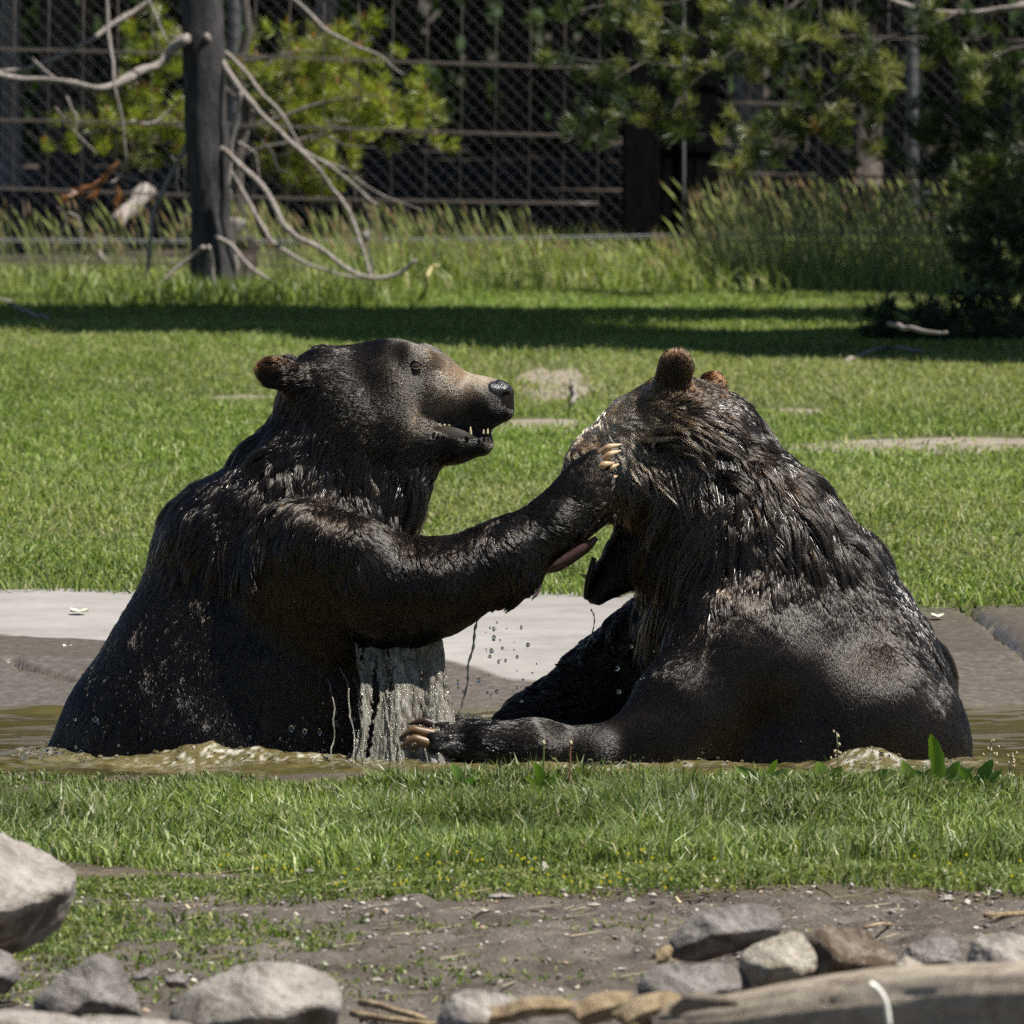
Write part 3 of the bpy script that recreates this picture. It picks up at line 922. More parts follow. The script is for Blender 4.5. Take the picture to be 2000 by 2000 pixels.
# ---- the bear on the right, seen from behind its shoulder -------------------
R_prims = [
    # torso
    ((1500, 1190, 0), (1560, 1345, 0), 228, 258, 70, 0.9),
    ((1560, 1345, 0), (1585, 1500, 0), 258, 296, 70, 0.9),
    ((1585, 1500, 0), (1585, 1620, 0), 290, 280, 70, 0.9),
    ((1420, 1080, 0), (1450, 1200, 0), 170, 190, 60, 0.95),
    ((1475, 1100, 0), (1590, 1160, 0), 160, 130, 60, 0.9),
    # neck
    ((1365, 890, 0), (1450, 1060, 0), 132, 172, 60, 0.95),
    # head
    ((1312, 832, 0), (1255, 858, 0), 98, 82, 40, 1.0),
    ((1255, 858, 0), (1185, 918, 0), 80, 78, 35, 1.0),
    ((1270, 940, -40), (1310, 960, -40), 78, 80, 40), ((1270, 940, 40), (1310, 960, 40), 78, 80, 40),
    ((1185, 925, 0), (1090, 1045, 0), 74, 44, 35, 1.0),
    ((1090, 1045, 0), (1062, 1078, 0), 40, 28, 25, 1.1),
    ((1120, 895, -52), (1135, 890, -56), 16, 16, 20), ((1120, 895, 52), (1135, 890, 56), 16, 16, 20),
    ((1275, 1040, 0), (1195, 1120, 0), 62, 40, 35, 1.1), ((1195, 1120, 0), (1166, 1156, 0), 34, 24, 25, 1.1),
    # mouth opening
    ((1160, 1085, 0), (1110, 1115, 0), 14, 20, 14, 4.0, 'S'),
    # ears
    ((1303, 778, -64), (1318, 722, -84), 32, 35, 22, 0.5), ((1385, 790, 55), (1392, 752, 62), 30, 26, 22, 0.7),
    ((1322, 728, -112), (1322, 738, -112), 17, 17, 10, 0.8, 'S'),
    ((1450, 1290, -200), (1520, 1310, -210), 62, 58, 80), ((1700, 1400, -165), (1770, 1440, -130), 118, 110, 70),
    # near arm
    ((1445, 1265, -150), (1330, 1385, -225), 128, 92, 60, 0.9),
    ((1330, 1385, -225), (1285, 1438, -250), 90, 74, 50, 0.9),
    ((1285, 1440, -250), (1160, 1466, -285), 70, 50, 40, 0.95),
    ((1160, 1466, -285), (1045, 1452, -300), 47, 50, 30, 1.0),
    ((1045, 1452, -300), (940, 1448, -300), 50, 42, 30, 1.2),
    ((965, 1420, -285), (884, 1400, -280), 17, 12, 5), ((955, 1430, -306), (855, 1413, -306), 17, 13, 5), ((945, 1446, -324), (846, 1433, -330), 17, 13, 5),
    ((945, 1464, -330), (850, 1456, -340), 17, 13, 5), ((950, 1484, -316), (862, 1484, -322), 17, 13, 5), ((1010, 1462, -295), (950, 1456, -300), 50, 44, 25, 1.2),
    # far arm
    ((1330, 1235, 130), (1185, 1335, 165), 105, 72, 50), ((1185, 1335, 165), (1040, 1405, 150), 68, 44, 40), ((1040, 1405, 150), (960, 1460, 120), 42, 36, 30),
]
bear_right_P, bear_right_Q = sdf_mesh(R_prims, (780, 620, -400), (1960, 1640, 360), 6.5, 3)
bearR = link("brown_bear", mesh_np("brown_bear", bear_world(bear_right_P), bear_right_Q, M_skin))
tag(bearR, "wet brown bear on the right seen from behind, a paw covering its face", "bear", "brown bears wrestling in the pool")
R_flows = [
    ((1150, 850, -40), (.45, .1, 0), 22, .16, .75, 1.1, FOR, PALE), ((1165, 830, -60), (.45, .2, 0), 22, .16, .75, 1.1, FOR, PALE),
    ((1190, 800, -40), (.7, .0, 0), 22, .16, .75, 1.1, FOR, PALE), ((1215, 830, -75), (.5, .4, 0), 24, .16, .75, 1.1, FOR, PALE),
    ((1200, 860, -80), (.25, .8, 0), 26, .16, .75, 1.1, FOR, PALE),
    ((1120, 890, -50), (.3, .5, 0), 16, .22, .6, .95, BRN, TAN),
    ((1095, 930, -40), (.3, -.5, 0), 10, .2, .3, .9, BLK, BRN),
    ((1240, 755, -20), (.7, -.5, 0), 22, .45, .7, .95, BRN, GLD),
    ((1250, 800, -80), (.8, .1, 0), 26, .22, .75, 1.0, BRN, TAN),
    ((1320, 690, -84), (.1, -1, 0), 22, .35, .5, .85, BRN, EARC),
    ((1290, 720, -84), (-.2, -1, 0), 22, .35, .5, .85, BRN, EARC),
    ((1350, 725, -84), (.4, -.9, 0), 22, .35, .5, .85, BRN, EARC),
    ((1340, 770, -90), (.3, -.6, 0), 20, .3, .5, .9, BLK, EARC),
    ((1312, 735, -108), (.1, -1, 0), 12, .3, .4, .9, BLK, BLK), ((1318, 755, -104), (.1, -1, 0), 14, .3, .4, .9, BLK, BLK),
    ((1395, 735, 60), (.5, -.8, 0), 18, .4, .6, .9, BRN, ORG),
    ((1420, 790, 0), (.75, .5, 0), 34, .35, .85, 1.05, BLK, BRN),
    ((1500, 870, 0), (.7, .6, 0), 36, .35, .85, 1.05, BLK, BRN),
    ((1580, 970, 0), (.65, .7, 0), 34, .3, .8, 1.05, BLK, BRN),
    ((1260, 870, -110), (.9, -.1, 0), 55, .2, .85, 1.1, BLK, GRZ),
    ((1330, 820, -95), (.9, .3, 0), 55, .22, .85, 1.1, BLK, GRZ),
    ((1400, 840, -110), (.6, .8, 0), 62, .22, .88, 1.1, BLK, GRZ),
    ((1420, 930, -130), (.15, 1, 0), 65, .22, .9, 1.15, BLK, GRZ),
    ((1340, 930, -130), (-.2, 1, 0), 65, .22, .9, 1.15, BLK, GRZ),
    ((1250, 960, -120), (-.3, .9, 0), 50, .2, .85, 1.05, BLK, BRN),
    ((1330, 1010, -140), (-.5, .85, 0), 67, .22, .9, 1.15, BLK, GRZ),
    ((1280, 1080, -90), (-.5, .8, 0), 57, .25, .88, 1.1, BLK, BRN),
    ((1400, 1060, -160), (-.4, .9, 0), 70, .22, .9, 1.15, BLK, GRZ),
    ((1500, 1000, -120), (.2, 1, 0), 62, .22, .85, 1.1, BLK, GRZ),
    ((1600, 1060, -80), (.5, .85, 0), 52, .22, .8, 1.05, BLK, GRZ),
    ((1500, 1110, -170), (-.15, 1, 0), 57, .2, .8, 1.05, DRK, GRZ),
    ((1290, 1170, -120), (-.35, .95, 0), 57, .25, .85, 1.1, BLK, BRN),
    ((1380, 1170, -180), (-.3, 1, 0), 55, .2, .8, 1.05, DRK, GRZ),
    ((1620, 1140, -120), (.15, 1, 0), 32, .16, .7, 1.0, DRK, GRZ),
    ((1740, 1180, -20), (.4, .9, 0), 34, .25, .8, 1.0, DRK, GRZ),
    ((1780, 1270, -20), (.5, .85, 0), 36, .3, .9, 1.0, DRK, GRZ),
    ((1400, 1225, -220), (-.2, 1, 0), 26, .14, .6, 1.0, DRK, GRZ), ((1510, 1200, -220), (-.1, 1, 0), 28, .14, .6, 1.0, DRK, GRZ), ((1620, 1215, -200), (.1, 1, 0), 24, .14, .6, 1.0, DRK, GRZ), ((1460, 1300, -260), (-.1, 1, 0), 12, .10, .35, .95, BRN, GRZ),
    ((1470, 1255, -230), (-.1, 1, 0), 13, .10, .25, .95, GRZ, GRZ),
    ((1560, 1260, -220), (0, 1, 0), 11, .10, .25, .95, BRN, GRZ),
    ((1640, 1320, -210), (.1, 1, 0), 11, .10, .25, .95, BRN, GRZ),
    ((1700, 1420, -220), (.15, 1, 0), 11, .10, .2, .95, GRZ, GRZ),
    ((1820, 1430, -120), (.35, .95, 0), 15, .12, .5, .95, BRN, GRZ),
    ((1500, 1400, -260), (0, 1, 0), 16, .12, .55, .95, BLK, BRN),
    ((1600, 1450, -260), (.05, 1, 0), 15, .12, .5, .95, DRK, GRZ),
    ((1400, 1330, -290), (-.2, 1, 0), 15, .12, .5, .95, DRK, BRN),
    ((1300, 1290, -240), (-.3, 1, 0), 14, .12, .4, .95, DRK, BRN),
    ((1280, 1400, -300), (-.6, .7, 0), 11, .10, .3, .95, DRK, GRZ),
    ((1180, 1440, -320), (-.95, .15, 0), 10, .10, .3, .95, DRK, GRZ),
    ((1060, 1430, -330), (-.9, .45, 0), 12, .10, .4, .95, DRK, BRN),
    ((960, 1440, -330), (-1, -.05, 0), 11, .12, .75, .95, BLK, BRN),
    ((880, 1440, -330), (-1, .05, 0), 8, .12, .7, .95, BLK, DRK),
    ((1240, 1260, 130), (-.55, -.45, 0), 28, 1.3, .95, 1.0, BLK, BLK),
    ((1130, 1320, 150), (-.6, -.5, 0), 26, 1.3, .95, 1.0, BLK, BLK),
    ((1030, 1380, 140), (-.8, -.1, 0), 20, .4, .8, 1.0, BLK, BLK),
    ((1200, 1360, 80), (-.5, .7, 0), 22, .2, .6, 1.0, BLK, BLK),
    ((1245, 1200, -20), (-.55, .6, 0), 34, .5, .9, 1.0, BLK, BLK),
    ((1210, 1120, -40), (.5, -.1, 0), 12, .2, .3, .9, BLK, BLK),
    ((1170, 1150, -20), (.4, .3, 0), 8, .2, .2, .9, BLK, BLK),
    ((1120, 1010, -60), (.5, -.7, 0), 8, .15, .2, .9, BLK, BRN),
    ((1070, 1070, -30), (.5, -.7, 0), 6, .15, .1, .9, BLK, BRN),
]
R_mask = excl([((1109, 912, -62), 11), ((1109, 912, 62), 11), ((1058, 1092, 0), 26), ((1322, 738, -116), 9)])
furR = grow_fur("fur", bearR, bear_right_P, bear_right_Q, R_flows, FUR_R, M_fur, R_mask, dens=headdens(1250, 820, 150, 0.8))
grow_fur("fur_locks", bearR, bear_right_P, bear_right_Q, R_flows, 8500, M_wet, R_mask, seg=7, clump_per=4, wscale=2.6, lscale=0.85, minclump=0.66)
blob("nose", bearR, [((1050, 1080, 0), (1058, 1094, 0), 17, 15, 10, 1.5)], 2, M_nose)
for s_ in (-1, 1):
    blob("eye", bearR, [((1110, 912, 60 * s_), (1110, 912, 60 * s_), 12, 12)], 2, M_eye)
bear_tube("upper_lip", bearR, [(1052, 1112, -26), (1090, 1104, -44), (1142, 1070, -58), (1165, 1050, -60)], [8, 12, 11, 5], plain("inner_lip", (0.065, 0.036, 0.028), 0.5, 0.4))
bear_tube("lower_lip", bearR, [(1160, 1090, -48), (1150, 1130, -36), (1146, 1158, -18), (1146, 1165, 0), (1146, 1158, 18), (1150, 1130, 36)], [5, 7, 7, 7, 7, 5], M_lip)
bear_tube("tooth", bearR, [(1152, 1132, -32), (1142, 1126, -33), (1132, 1121, -33)], [5, 4, 1], M_tooth, n=3)
bear_tube("tooth", bearR, [(1152, 1132, 32), (1142, 1126, 33), (1132, 1121, 33)], [5, 4, 1], M_tooth, n=3)
DK, PL, HN = (0.030, 0.018, 0.014), (0.06, 0.04, 0.025), (0.20, 0.13, 0.068)
claw(bearR, (884, 1400, -284), (865, 1400, -284), (834, 1402, -284), 9, DK, DK)
claw(bearR, (860, 1412, -304), (830, 1402, -306), (799, 1408, -306), 9.5, DK, DK)
claw(bearR, (852, 1427, -320), (810, 1418, -326), (783, 1434, -326), 9.5, HN, PL)
claw(bearR, (855, 1448, -328), (812, 1435, -336), (783, 1452, -336), 10, HN, PL)
claw(bearR, (866, 1482, -318), (825, 1472, -324), (790, 1484, -322), 10, DK, HN)
# ------------------------------------------------------------------ trees, fences
def bark_mat(name, c0, c1, c2, sc=30):
    m, nt, b = new_mat(name)
    v = obj_vec(nt, (sc, sc, sc * 0.22))
    f = noise_tex(nt, 1.0, 8, 0.7, v, 0.6)
    c = ramp(nt, f, [(0.3, c0), (0.5, c1), (0.72, c2)])
    nt.links.new(c, b.inputs["Base Color"])
    b.inputs["Roughness"].default_value = 0.85; b.inputs["Specular IOR Level"].default_value = 0.25
    bump(nt, b, f, 0.9, 0.02)
    return m


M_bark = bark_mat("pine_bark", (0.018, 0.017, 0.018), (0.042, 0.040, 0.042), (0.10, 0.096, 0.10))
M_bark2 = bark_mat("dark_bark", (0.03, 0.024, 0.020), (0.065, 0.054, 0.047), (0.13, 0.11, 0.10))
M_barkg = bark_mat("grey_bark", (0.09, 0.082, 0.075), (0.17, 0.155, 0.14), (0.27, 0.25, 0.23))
M_dead = bark_mat("bare_branch_wood", (0.16, 0.135, 0.12), (0.30, 0.265, 0.24), (0.44, 0.40, 0.37), 60)
M_twig = bark_mat("twig_bark", (0.05, 0.042, 0.038), (0.10, 0.088, 0.08), (0.18, 0.16, 0.15), 60)
M_needle = leafy("pine_needles", 0.4, 0.30, 0.5)
M_leaf = leafy("leaf_green", 0.45, 0.35, 0.4)
M_crown = leafy("crown_foliage", 0.8, 0.2, 0.05)
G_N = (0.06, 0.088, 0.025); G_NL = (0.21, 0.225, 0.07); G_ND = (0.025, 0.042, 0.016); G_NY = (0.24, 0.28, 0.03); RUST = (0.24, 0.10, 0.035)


def needles(acc, centre, axis, n, L, col, spread=1.0, wid=0.0022, cvar=0.25):
    """a tuft of needles round a twig end"""
    axis = np.array(axis, float); axis /= np.linalg.norm(axis)
    base = np.array(centre) + axis * rng.uniform(-0.55, 0.25, n)[:, None] * L
    d = rng.normal(0, 1, (n, 3)); d /= np.linalg.norm(d, axis=1, keepdims=True)
    d = d * spread + axis * 0.75; d /= np.linalg.norm(d, axis=1, keepdims=True)
    l = L * rng.uniform(0.65, 1.15, n)
    side = np.cross(d, rng.normal(0, 1, (n, 3))); side /= np.linalg.norm(side, axis=1, keepdims=True)
    w = wid * rng.uniform(0.8, 1.3, n)[:, None]
    mid = base + d * (l * 0.6)[:, None]
    V = np.stack([base - side * w * .6, base + side * w * .6, mid + side * w, mid - side * w, base + d * l[:, None]], 1).reshape(-1, 3)
    k = np.arange(n)[:, None] * 5
    c = np.array(col)[None] * rng.uniform(1 - cvar, 1 + cvar, n)[:, None]
    acc.add(V, [k + np.array([[0, 1, 2, 3]]), k + np.array([[3, 2, 4]])])
    acc.c.append(np.repeat(np.clip(c, 0.004, 0.9), 5, axis=0))


def branch_obj(name, parent, pts, r0, r1, mat, n=5, sides=7):
    P = np.array(pts, float)
    V, F = tube(P, np.linspace(r0, r1, len(P)), sides, n)
    V = V + 0.9 * r0 * np.stack([vnoise(V * 9 + 3), vnoise(V * 9 + 29), vnoise(V * 9 + 53)], -1) + 0.22 * r0 * np.stack([vnoise(V * 60), vnoise(V * 60 + 9), vnoise(V * 60 + 33)], -1)
    acc = Acc(); acc.add(V, F)
    return link(name, acc.mesh(name, mat), parent)


def crown_mesh(name, z0, z1, r, n, leaf, col, seed, taper=0.9, side_gap=None):
    g = np.random.default_rng(seed)
    t = g.random(n * 2) ** 1.25
    z = z0 + (z1 - z0) * t
    rr = r * (1 - taper * t) * (0.55 + 0.45 * np.sqrt(g.random(n * 2)))
    a = g.random(n * 2) * 2 * math.pi
    P = np.stack([rr * np.cos(a), rr * np.sin(a), z - 0.22 * rr], -1)
    keep = fbm(P * 0.9 + seed, 2) > -0.22
    P = P[keep][:n]; k = len(P)
    u = g.normal(0, 1, (k, 3)); u /= np.linalg.norm(u, axis=1, keepdims=True)
    w = np.cross(u, g.normal(0, 1, (k, 3))); w /= np.linalg.norm(w, axis=1, keepdims=True)
    s = leaf * g.uniform(0.6, 1.3, k)[:, None]
    V = np.stack([P - u * s, P + w * s * .42, P + u * s, P - w * s * .42], 1).reshape(-1, 3)
    c = np.array(col)[None] * g.uniform(0.6, 1.5, k)[:, None]
    return mesh_np(name, V, np.arange(4 * k).reshape(-1, 4), M_crown, False, np.repeat(c, 4, axis=0))


def trunk_mesh(name, r0, r1, h, mat, seed, bend=0.1):
    z = np.linspace(-0.1, h, 28)
    g = np.random.default_rng(seed)
    P = np.stack([bend * np.sin(z * 0.5 + g.random() * 6) * z / h, bend * np.sin(z * 0.4 + g.random() * 6) * z / h, z], -1)
    R = r0 + (r1 - r0) * (z / h) ** 0.8 + r0 * 0.35 * np.exp(-np.maximum(z, 0) / 0.14)
    V, F = tube(P, R, 16, 0)
    V[:, :2] += (r0 * 0.14) * np.stack([fbm(V * np.array([14, 14, 5]) + seed, 3), fbm(V * np.array([14, 14, 5]) + seed + 50, 3)], -1)
    acc = Acc(); acc.add(V, F)
    return acc.mesh(name, mat)


# forest trees behind the fences: trunk + crown each
crown_a = crown_mesh("crown", 2.0, 11.0, 2.3, 5200, 0.26, (0.035, 0.055, 0.018), 21)
crown_b = crown_mesh("crown", 2.4, 12.0, 2.1, 5200, 0.26, (0.03, 0.05, 0.018), 22)
# px x, width px, distance, bark, label
forest = [
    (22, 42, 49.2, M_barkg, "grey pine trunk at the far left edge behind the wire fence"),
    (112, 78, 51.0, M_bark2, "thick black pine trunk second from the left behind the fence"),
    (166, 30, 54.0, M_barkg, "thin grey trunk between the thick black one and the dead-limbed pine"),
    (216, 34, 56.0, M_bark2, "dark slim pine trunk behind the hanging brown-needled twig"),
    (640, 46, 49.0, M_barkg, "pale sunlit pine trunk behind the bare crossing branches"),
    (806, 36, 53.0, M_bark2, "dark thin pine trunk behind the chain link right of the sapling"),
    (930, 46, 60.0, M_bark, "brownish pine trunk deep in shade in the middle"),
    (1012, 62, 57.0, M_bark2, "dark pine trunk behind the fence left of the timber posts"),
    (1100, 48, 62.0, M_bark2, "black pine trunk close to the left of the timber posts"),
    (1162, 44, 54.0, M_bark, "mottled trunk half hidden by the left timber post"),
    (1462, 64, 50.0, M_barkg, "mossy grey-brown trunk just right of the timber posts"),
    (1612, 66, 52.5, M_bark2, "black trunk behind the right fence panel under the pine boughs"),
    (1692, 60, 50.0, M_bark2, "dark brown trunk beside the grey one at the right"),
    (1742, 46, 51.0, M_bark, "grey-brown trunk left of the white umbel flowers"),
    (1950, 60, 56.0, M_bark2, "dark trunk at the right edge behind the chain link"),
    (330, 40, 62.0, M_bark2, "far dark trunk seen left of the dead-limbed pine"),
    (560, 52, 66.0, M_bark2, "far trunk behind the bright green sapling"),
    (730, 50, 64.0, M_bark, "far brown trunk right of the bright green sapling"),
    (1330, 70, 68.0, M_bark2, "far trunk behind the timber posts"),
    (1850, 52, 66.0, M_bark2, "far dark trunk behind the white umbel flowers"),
]
tc = {}
for i, (px, wpx, D, mt, lab) in enumerate(forest):
    p = at(px, 0, D)
    t = empty("pine_tree", (p[0], D, 0.0))
    tag(t, lab, "tree", "forest trees behind the fences")
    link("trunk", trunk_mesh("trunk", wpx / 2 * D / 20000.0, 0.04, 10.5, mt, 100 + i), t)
    cr = link("crown", crown_a if i % 2 else crown_b, t)
    cr.rotation_euler = (0, 0, i * 1.7)
    if D < 52: cr.location = (0, 0, 2.6)
# crowns out of the picture to both sides and deeper in, so that the wood is shaded as a wood is
for i, (x, D) in enumerate([(3.6, 50), (5.6, 53), (4.6, 57), (7.4, 50), (-4.0, 52), (-3.4, 58), (2.0, 59), (6.2, 60), (9.4, 56), (3.4, 64), (-1.4, 70), (1.4, 72), (5.5, 69), (8.5, 65)]):
    t = empty("pine_tree", (x, D, 0.0))
    tag(t, "pine standing deeper in the shaded wood behind the fences", "tree", "pines of the shaded wood")
    link("trunk", trunk_mesh("trunk", 0.13, 0.04, 10.5, M_bark2, 300 + i), t)
    cr = link("crown", crown_b if i % 2 else crown_a, t); cr.rotation_euler = (0, 0, i * 2.3)

# dark undergrowth mass closing the view
n = 26000
P = np.stack([rng.uniform(-16, 16, n), rng.uniform(70, 84, n), np.abs(rng.normal(0, 1, n)) * 0.9], -1)
P = P[fbm(P * 0.5, 2) > -0.4]; n = len(P)
u = rng.normal(0, 1, (n, 3)); u /= np.linalg.norm(u, axis=1, keepdims=True)
w = np.cross(u, rng.normal(0, 1, (n, 3))); w /= np.linalg.norm(w, axis=1, keepdims=True)
s = 0.14 * rng.uniform(0.6, 1.4, n)[:, None]
V = np.stack([P - u * s, P + w * s * .5, P + u * s, P - w * s * .5], 1).reshape(-1, 3)
o = link("undergrowth", mesh_np("undergrowth", V, np.arange(4 * n).reshape(-1, 4), M_crown, False, np.repeat(np.array([G_ND]) * rng.uniform(.5, 1.6, n)[:, None], 4, axis=0)))
tag(o, "dark undergrowth far back in the wood", kind="stuff")

# ---- the dead-limbed pine on the left -------------------------------------
pl = at(415, 585, 42.0)
leftpine = empty("pine_tree", (pl[0], pl[1], 0.0))
tag(leftpine, "dark pine trunk on the left with pale bare crossing branches", "tree")
loc = lambda px, py, D: at(px, py, D) - np.array([pl[0], pl[1], 0.0])
P = [loc(424, 610, 42), loc(420, 560, 42), loc(412, 470, 42), loc(408, 380, 42), loc(402, 250, 42), loc(398, 100, 42), loc(394, 0, 42), loc(388, -300, 42), loc(384, -1500, 42), loc(384, -3800, 42)]
P, R = spline(P, np.array([48, 42, 40, 41, 42, 43, 42, 40, 34, 8]) * 2.1e-3, 8)
V, F = tube(P, R, 20, 0)
V[:, :2] += 0.010 * np.stack([fbm(V * np.array([22, 22, 6]), 3), fbm(V * np.array([22, 22, 6]) + 50, 3)], -1)
acc = Acc(); acc.add(V, F); link("trunk", acc.mesh("trunk", M_bark), leftpine)
cl = link("crown", crown_mesh("crown", 6.2, 11.0, 1.1, 2600, 0.22, (0.035, 0.055, 0.018), 33), leftpine)
branches = [
    (41.9, [(362, 74), (325, 100), (290, 129), (217, 166), (176, 168), (104, 153), (0, 148), (-120, 128)], 13, 6),
    (42.3, [(372, -60), (290, 0), (228, 39), (145, 98), (41, 135), (-60, 150)], 9, 5),
    (41.7, [(205, -40), (207, 0), (215, 78), (223, 155), (241, 233), (245, 310), (233, 347), (210, 358)], 5.5, 3),
    (41.9, [(398, 70), (418, 96), (450, 145), (518, 228), (595, 300), (637, 352), (678, 414), (700, 470), (735, 560)], 9, 5),
    (42.2, [(405, 60), (440, 104), (497, 166), (549, 228), (590, 296)], 7, 4.5),
    (42.1, [(590, 296), (668, 342), (735, 399), (752, 384)], 5, 3),
    (41.8, [(471, 181), (455, 259), (445, 373)], 6, 3.2),
    (41.8, [(430, 285), (460, 315), (518, 373), (559, 445), (621, 487), (694, 533), (766, 536), (812, 510)], 8, 6),
    (42.0, [(440, 320), (470, 365), (502, 424), (538, 476), (595, 515), (663, 536), (720, 545)], 7, 4),
    (41.7, [(425, 462), (445, 476), (481, 518), (543, 559), (606, 595)], 7.5, 3),
    (42.1, [(378, 270), (357, 300), (316, 383), (295, 455), (282, 600)], 7.5, 5.5),
    (42.4, [(500, -50), (574, 3), (647, 62), (735, 109), (787, 145)], 7, 2.5),
    (41.8, [(270, -50), (290, 0), (331, 88)], 5, 3),
    (41.6, [(404, 480), (414, 520), (430, 600)], 6, 3.5),
    (41.7, [(395, 480), (373, 497), (311, 549), (248, 590), (200, 622)], 6.5, 4),
    (42.3, [(357, 190), (330, 215), (300, 238), (275, 243)], 3.5, 3),
    (42.3, [(595, 298), (640, 318), (680, 335), (735, 375), (825, 410)], 3.2, 1.6),
    (42.1, [(110, 155), (70, 120), (62, 112)], 4, 2),
    (42.2, [(395, 70), (370, 68), (330, 72)], 4, 2.5),
    (42.4, [(110, 210), (150, 260), (190, 300)], 2.5, 1.5),
]
for D, pts, r0, r1 in branches:
    branch_obj("dead_branch", leftpine, [loc(x, y, D + 0.06 * math.sin(k * 1.3)) for k, (x, y) in enumerate(pts)], r0 * 1.55e-3, r1 * 1.4e-3, M_dead, 6)
gT = np.random.default_rng(77)
for i in range(16):
    x = gT.uniform(0, 820); y = gT.uniform(20, 470); D = 42 + gT.uniform(-.3, .6); a = gT.uniform(.2, 1.2) * (1 if x > 420 else -1); q = [(x, y)]
    for _ in range(4):
        x += 26 * math.cos(a) * gT.uniform(.6, 1.3) * (1 if q[0][0] > 420 else 1); y += 26 * math.sin(abs(a)) * gT.uniform(.4, 1.3); a += gT.normal(0, .45); q.append((x, y))
    branch_obj("dead_twig", leftpine, [loc(xx_, yy_, D) for xx_, yy_ in q], 0.0055, 0.002, M_dead if gT.random() < .5 else M_twig, 4, 5)
acc = Acc()
for (x, y, dx, dz) in [(225, 320, -.7, -.7), (205, 345, -.8, -.5), (180, 365, -.9, -.4), (160, 375, -1, -.2), (140, 385, -1, -.15), (232, 372, .1, -1), (228, 385, -.1, -1), (190, 372, -.6, -.8)]:
    needles(acc, loc(x, y, 41.7), (dx, 0, dz), 26, 0.055, RUST, 0.35, 0.0022)
link("brown_needles", acc.mesh("brown_needles", M_needle), leftpine)

# ---- bright sapling behind the wire fence ------------------------------------
ps = at(470, 560, 46.0)
sap = empty("young_pine", (ps[0], ps[1], 0.0)); tag(sap, "bright yellow-green young pine behind the wire fence on the left", "tree")
sl = lambda px, py, D: at(px, py, D) - np.array([ps[0], ps[1], 0.0])
branch_obj("trunk", sap, [sl(470, 570, 46), sl(472, 300, 46), (0.02, 0, 1.5), (0, 0, 2.6)], 0.035, 0.012, M_twig)
acc = Acc(); gS = np.random.default_rng(5)
limbs = [((472, 330), (560, 300), (650, 250), (690, 200)), ((472, 250), (540, 200), (610, 150), (660, 90)), ((472, 180), (520, 130), (560, 95)), ((474, 150), (600, 140), (730, 70)),
         ((472, 380), (540, 350), (620, 330), (600, 360)), ((474, 300), (640, 260), (760, 240), (840, 215)), ((472, 300), (380, 260), (300, 210), (265, 190)), ((472, 200), (390, 130), (310, 90), (300, 60)),
         ((472, 340), (380, 300), (260, 260), (215, 265)), ((474, 250), (640, 200), (760, 190), (830, 225)), ((474, 210), (560, 230), (640, 190)), ((474, 120), (620, 100), (690, 130)), ((472, 330), (330, 240), (120, 270))]
for li, lim in enumerate(limbs):
    D0 = 46 + gS.uniform(-.25, .35)
    pts = [sl(x, y, D0 + 0.1 * k) for k, (x, y) in enumerate(lim)]
    branch_obj("branch", sap, pts, 0.010, 0.004, M_twig, 4, 5)
    Pp, _ = spline(np.array(pts), np.ones(len(pts)), 8)
    for q in Pp[len(Pp) // 3::2]:
        for _ in range(4):
            c = q + gS.normal(0, 1, 3) * np.array([0.07, 0.06, 0.06])
            needles(acc, c, (gS.uniform(-1, 1), gS.uniform(-.6, .4), gS.uniform(.2, 1)), 56, 0.066, G_NY if gS.random() < .75 else G_NL, 0.75, 0.0017, 0.45)
            if gS.random() < .25: needles(acc, c + np.array([0, -.02, .03]), (0, 0, 1), 8, 0.03, RUST, 0.5, 0.003)
link("needles", acc.mesh("needles", M_needle), sap)

# ---- the broad pine on the right: trunk out of the frame, low boughs in it ----
sh = empty("pine_tree", (3.15, 37.9, 0.0)); tag(sh, "broad pine out to the right whose shade crosses the lawn", "tree")
link("trunk", trunk_mesh("trunk", 0.17, 0.03, 12.0, M_bark, 70, 0.05), sh)
link("crown", crown_mesh("crown", 2.5, 13.0, 2.9, 14000, 0.20, (0.045, 0.07, 0.02), 72, 0.95), sh)
sh2 = empty("pine_tree", (4.3, 36.6, 0.0)); tag(sh2, "second broad pine out to the right, nearer than the first, shading the lawn", "tree")
link("trunk", trunk_mesh("trunk", 0.15, 0.03, 11.0, M_bark, 75, 0.05), sh2)
link("crown", crown_mesh("crown", 2.6, 11.0, 2.3, 8000, 0.20, (0.045, 0.07, 0.02), 76, 0.95), sh2)
pr = np.array([3.9, 42.6, 0.0])
rp = empty("pine_tree", pr); tag(rp, "broad pine reaching its low green boughs in from the upper right", "tree")
link("trunk", trunk_mesh("trunk", 0.15, 0.03, 6.4, M_bark, 71, 0.05), rp)
link("crown", crown_mesh("crown", 3.6, 6.6, 1.0, 1600, 0.24, (0.045, 0.07, 0.02), 73, 0.95), rp)
rl = lambda px, py, D: at(px, py, D) - pr
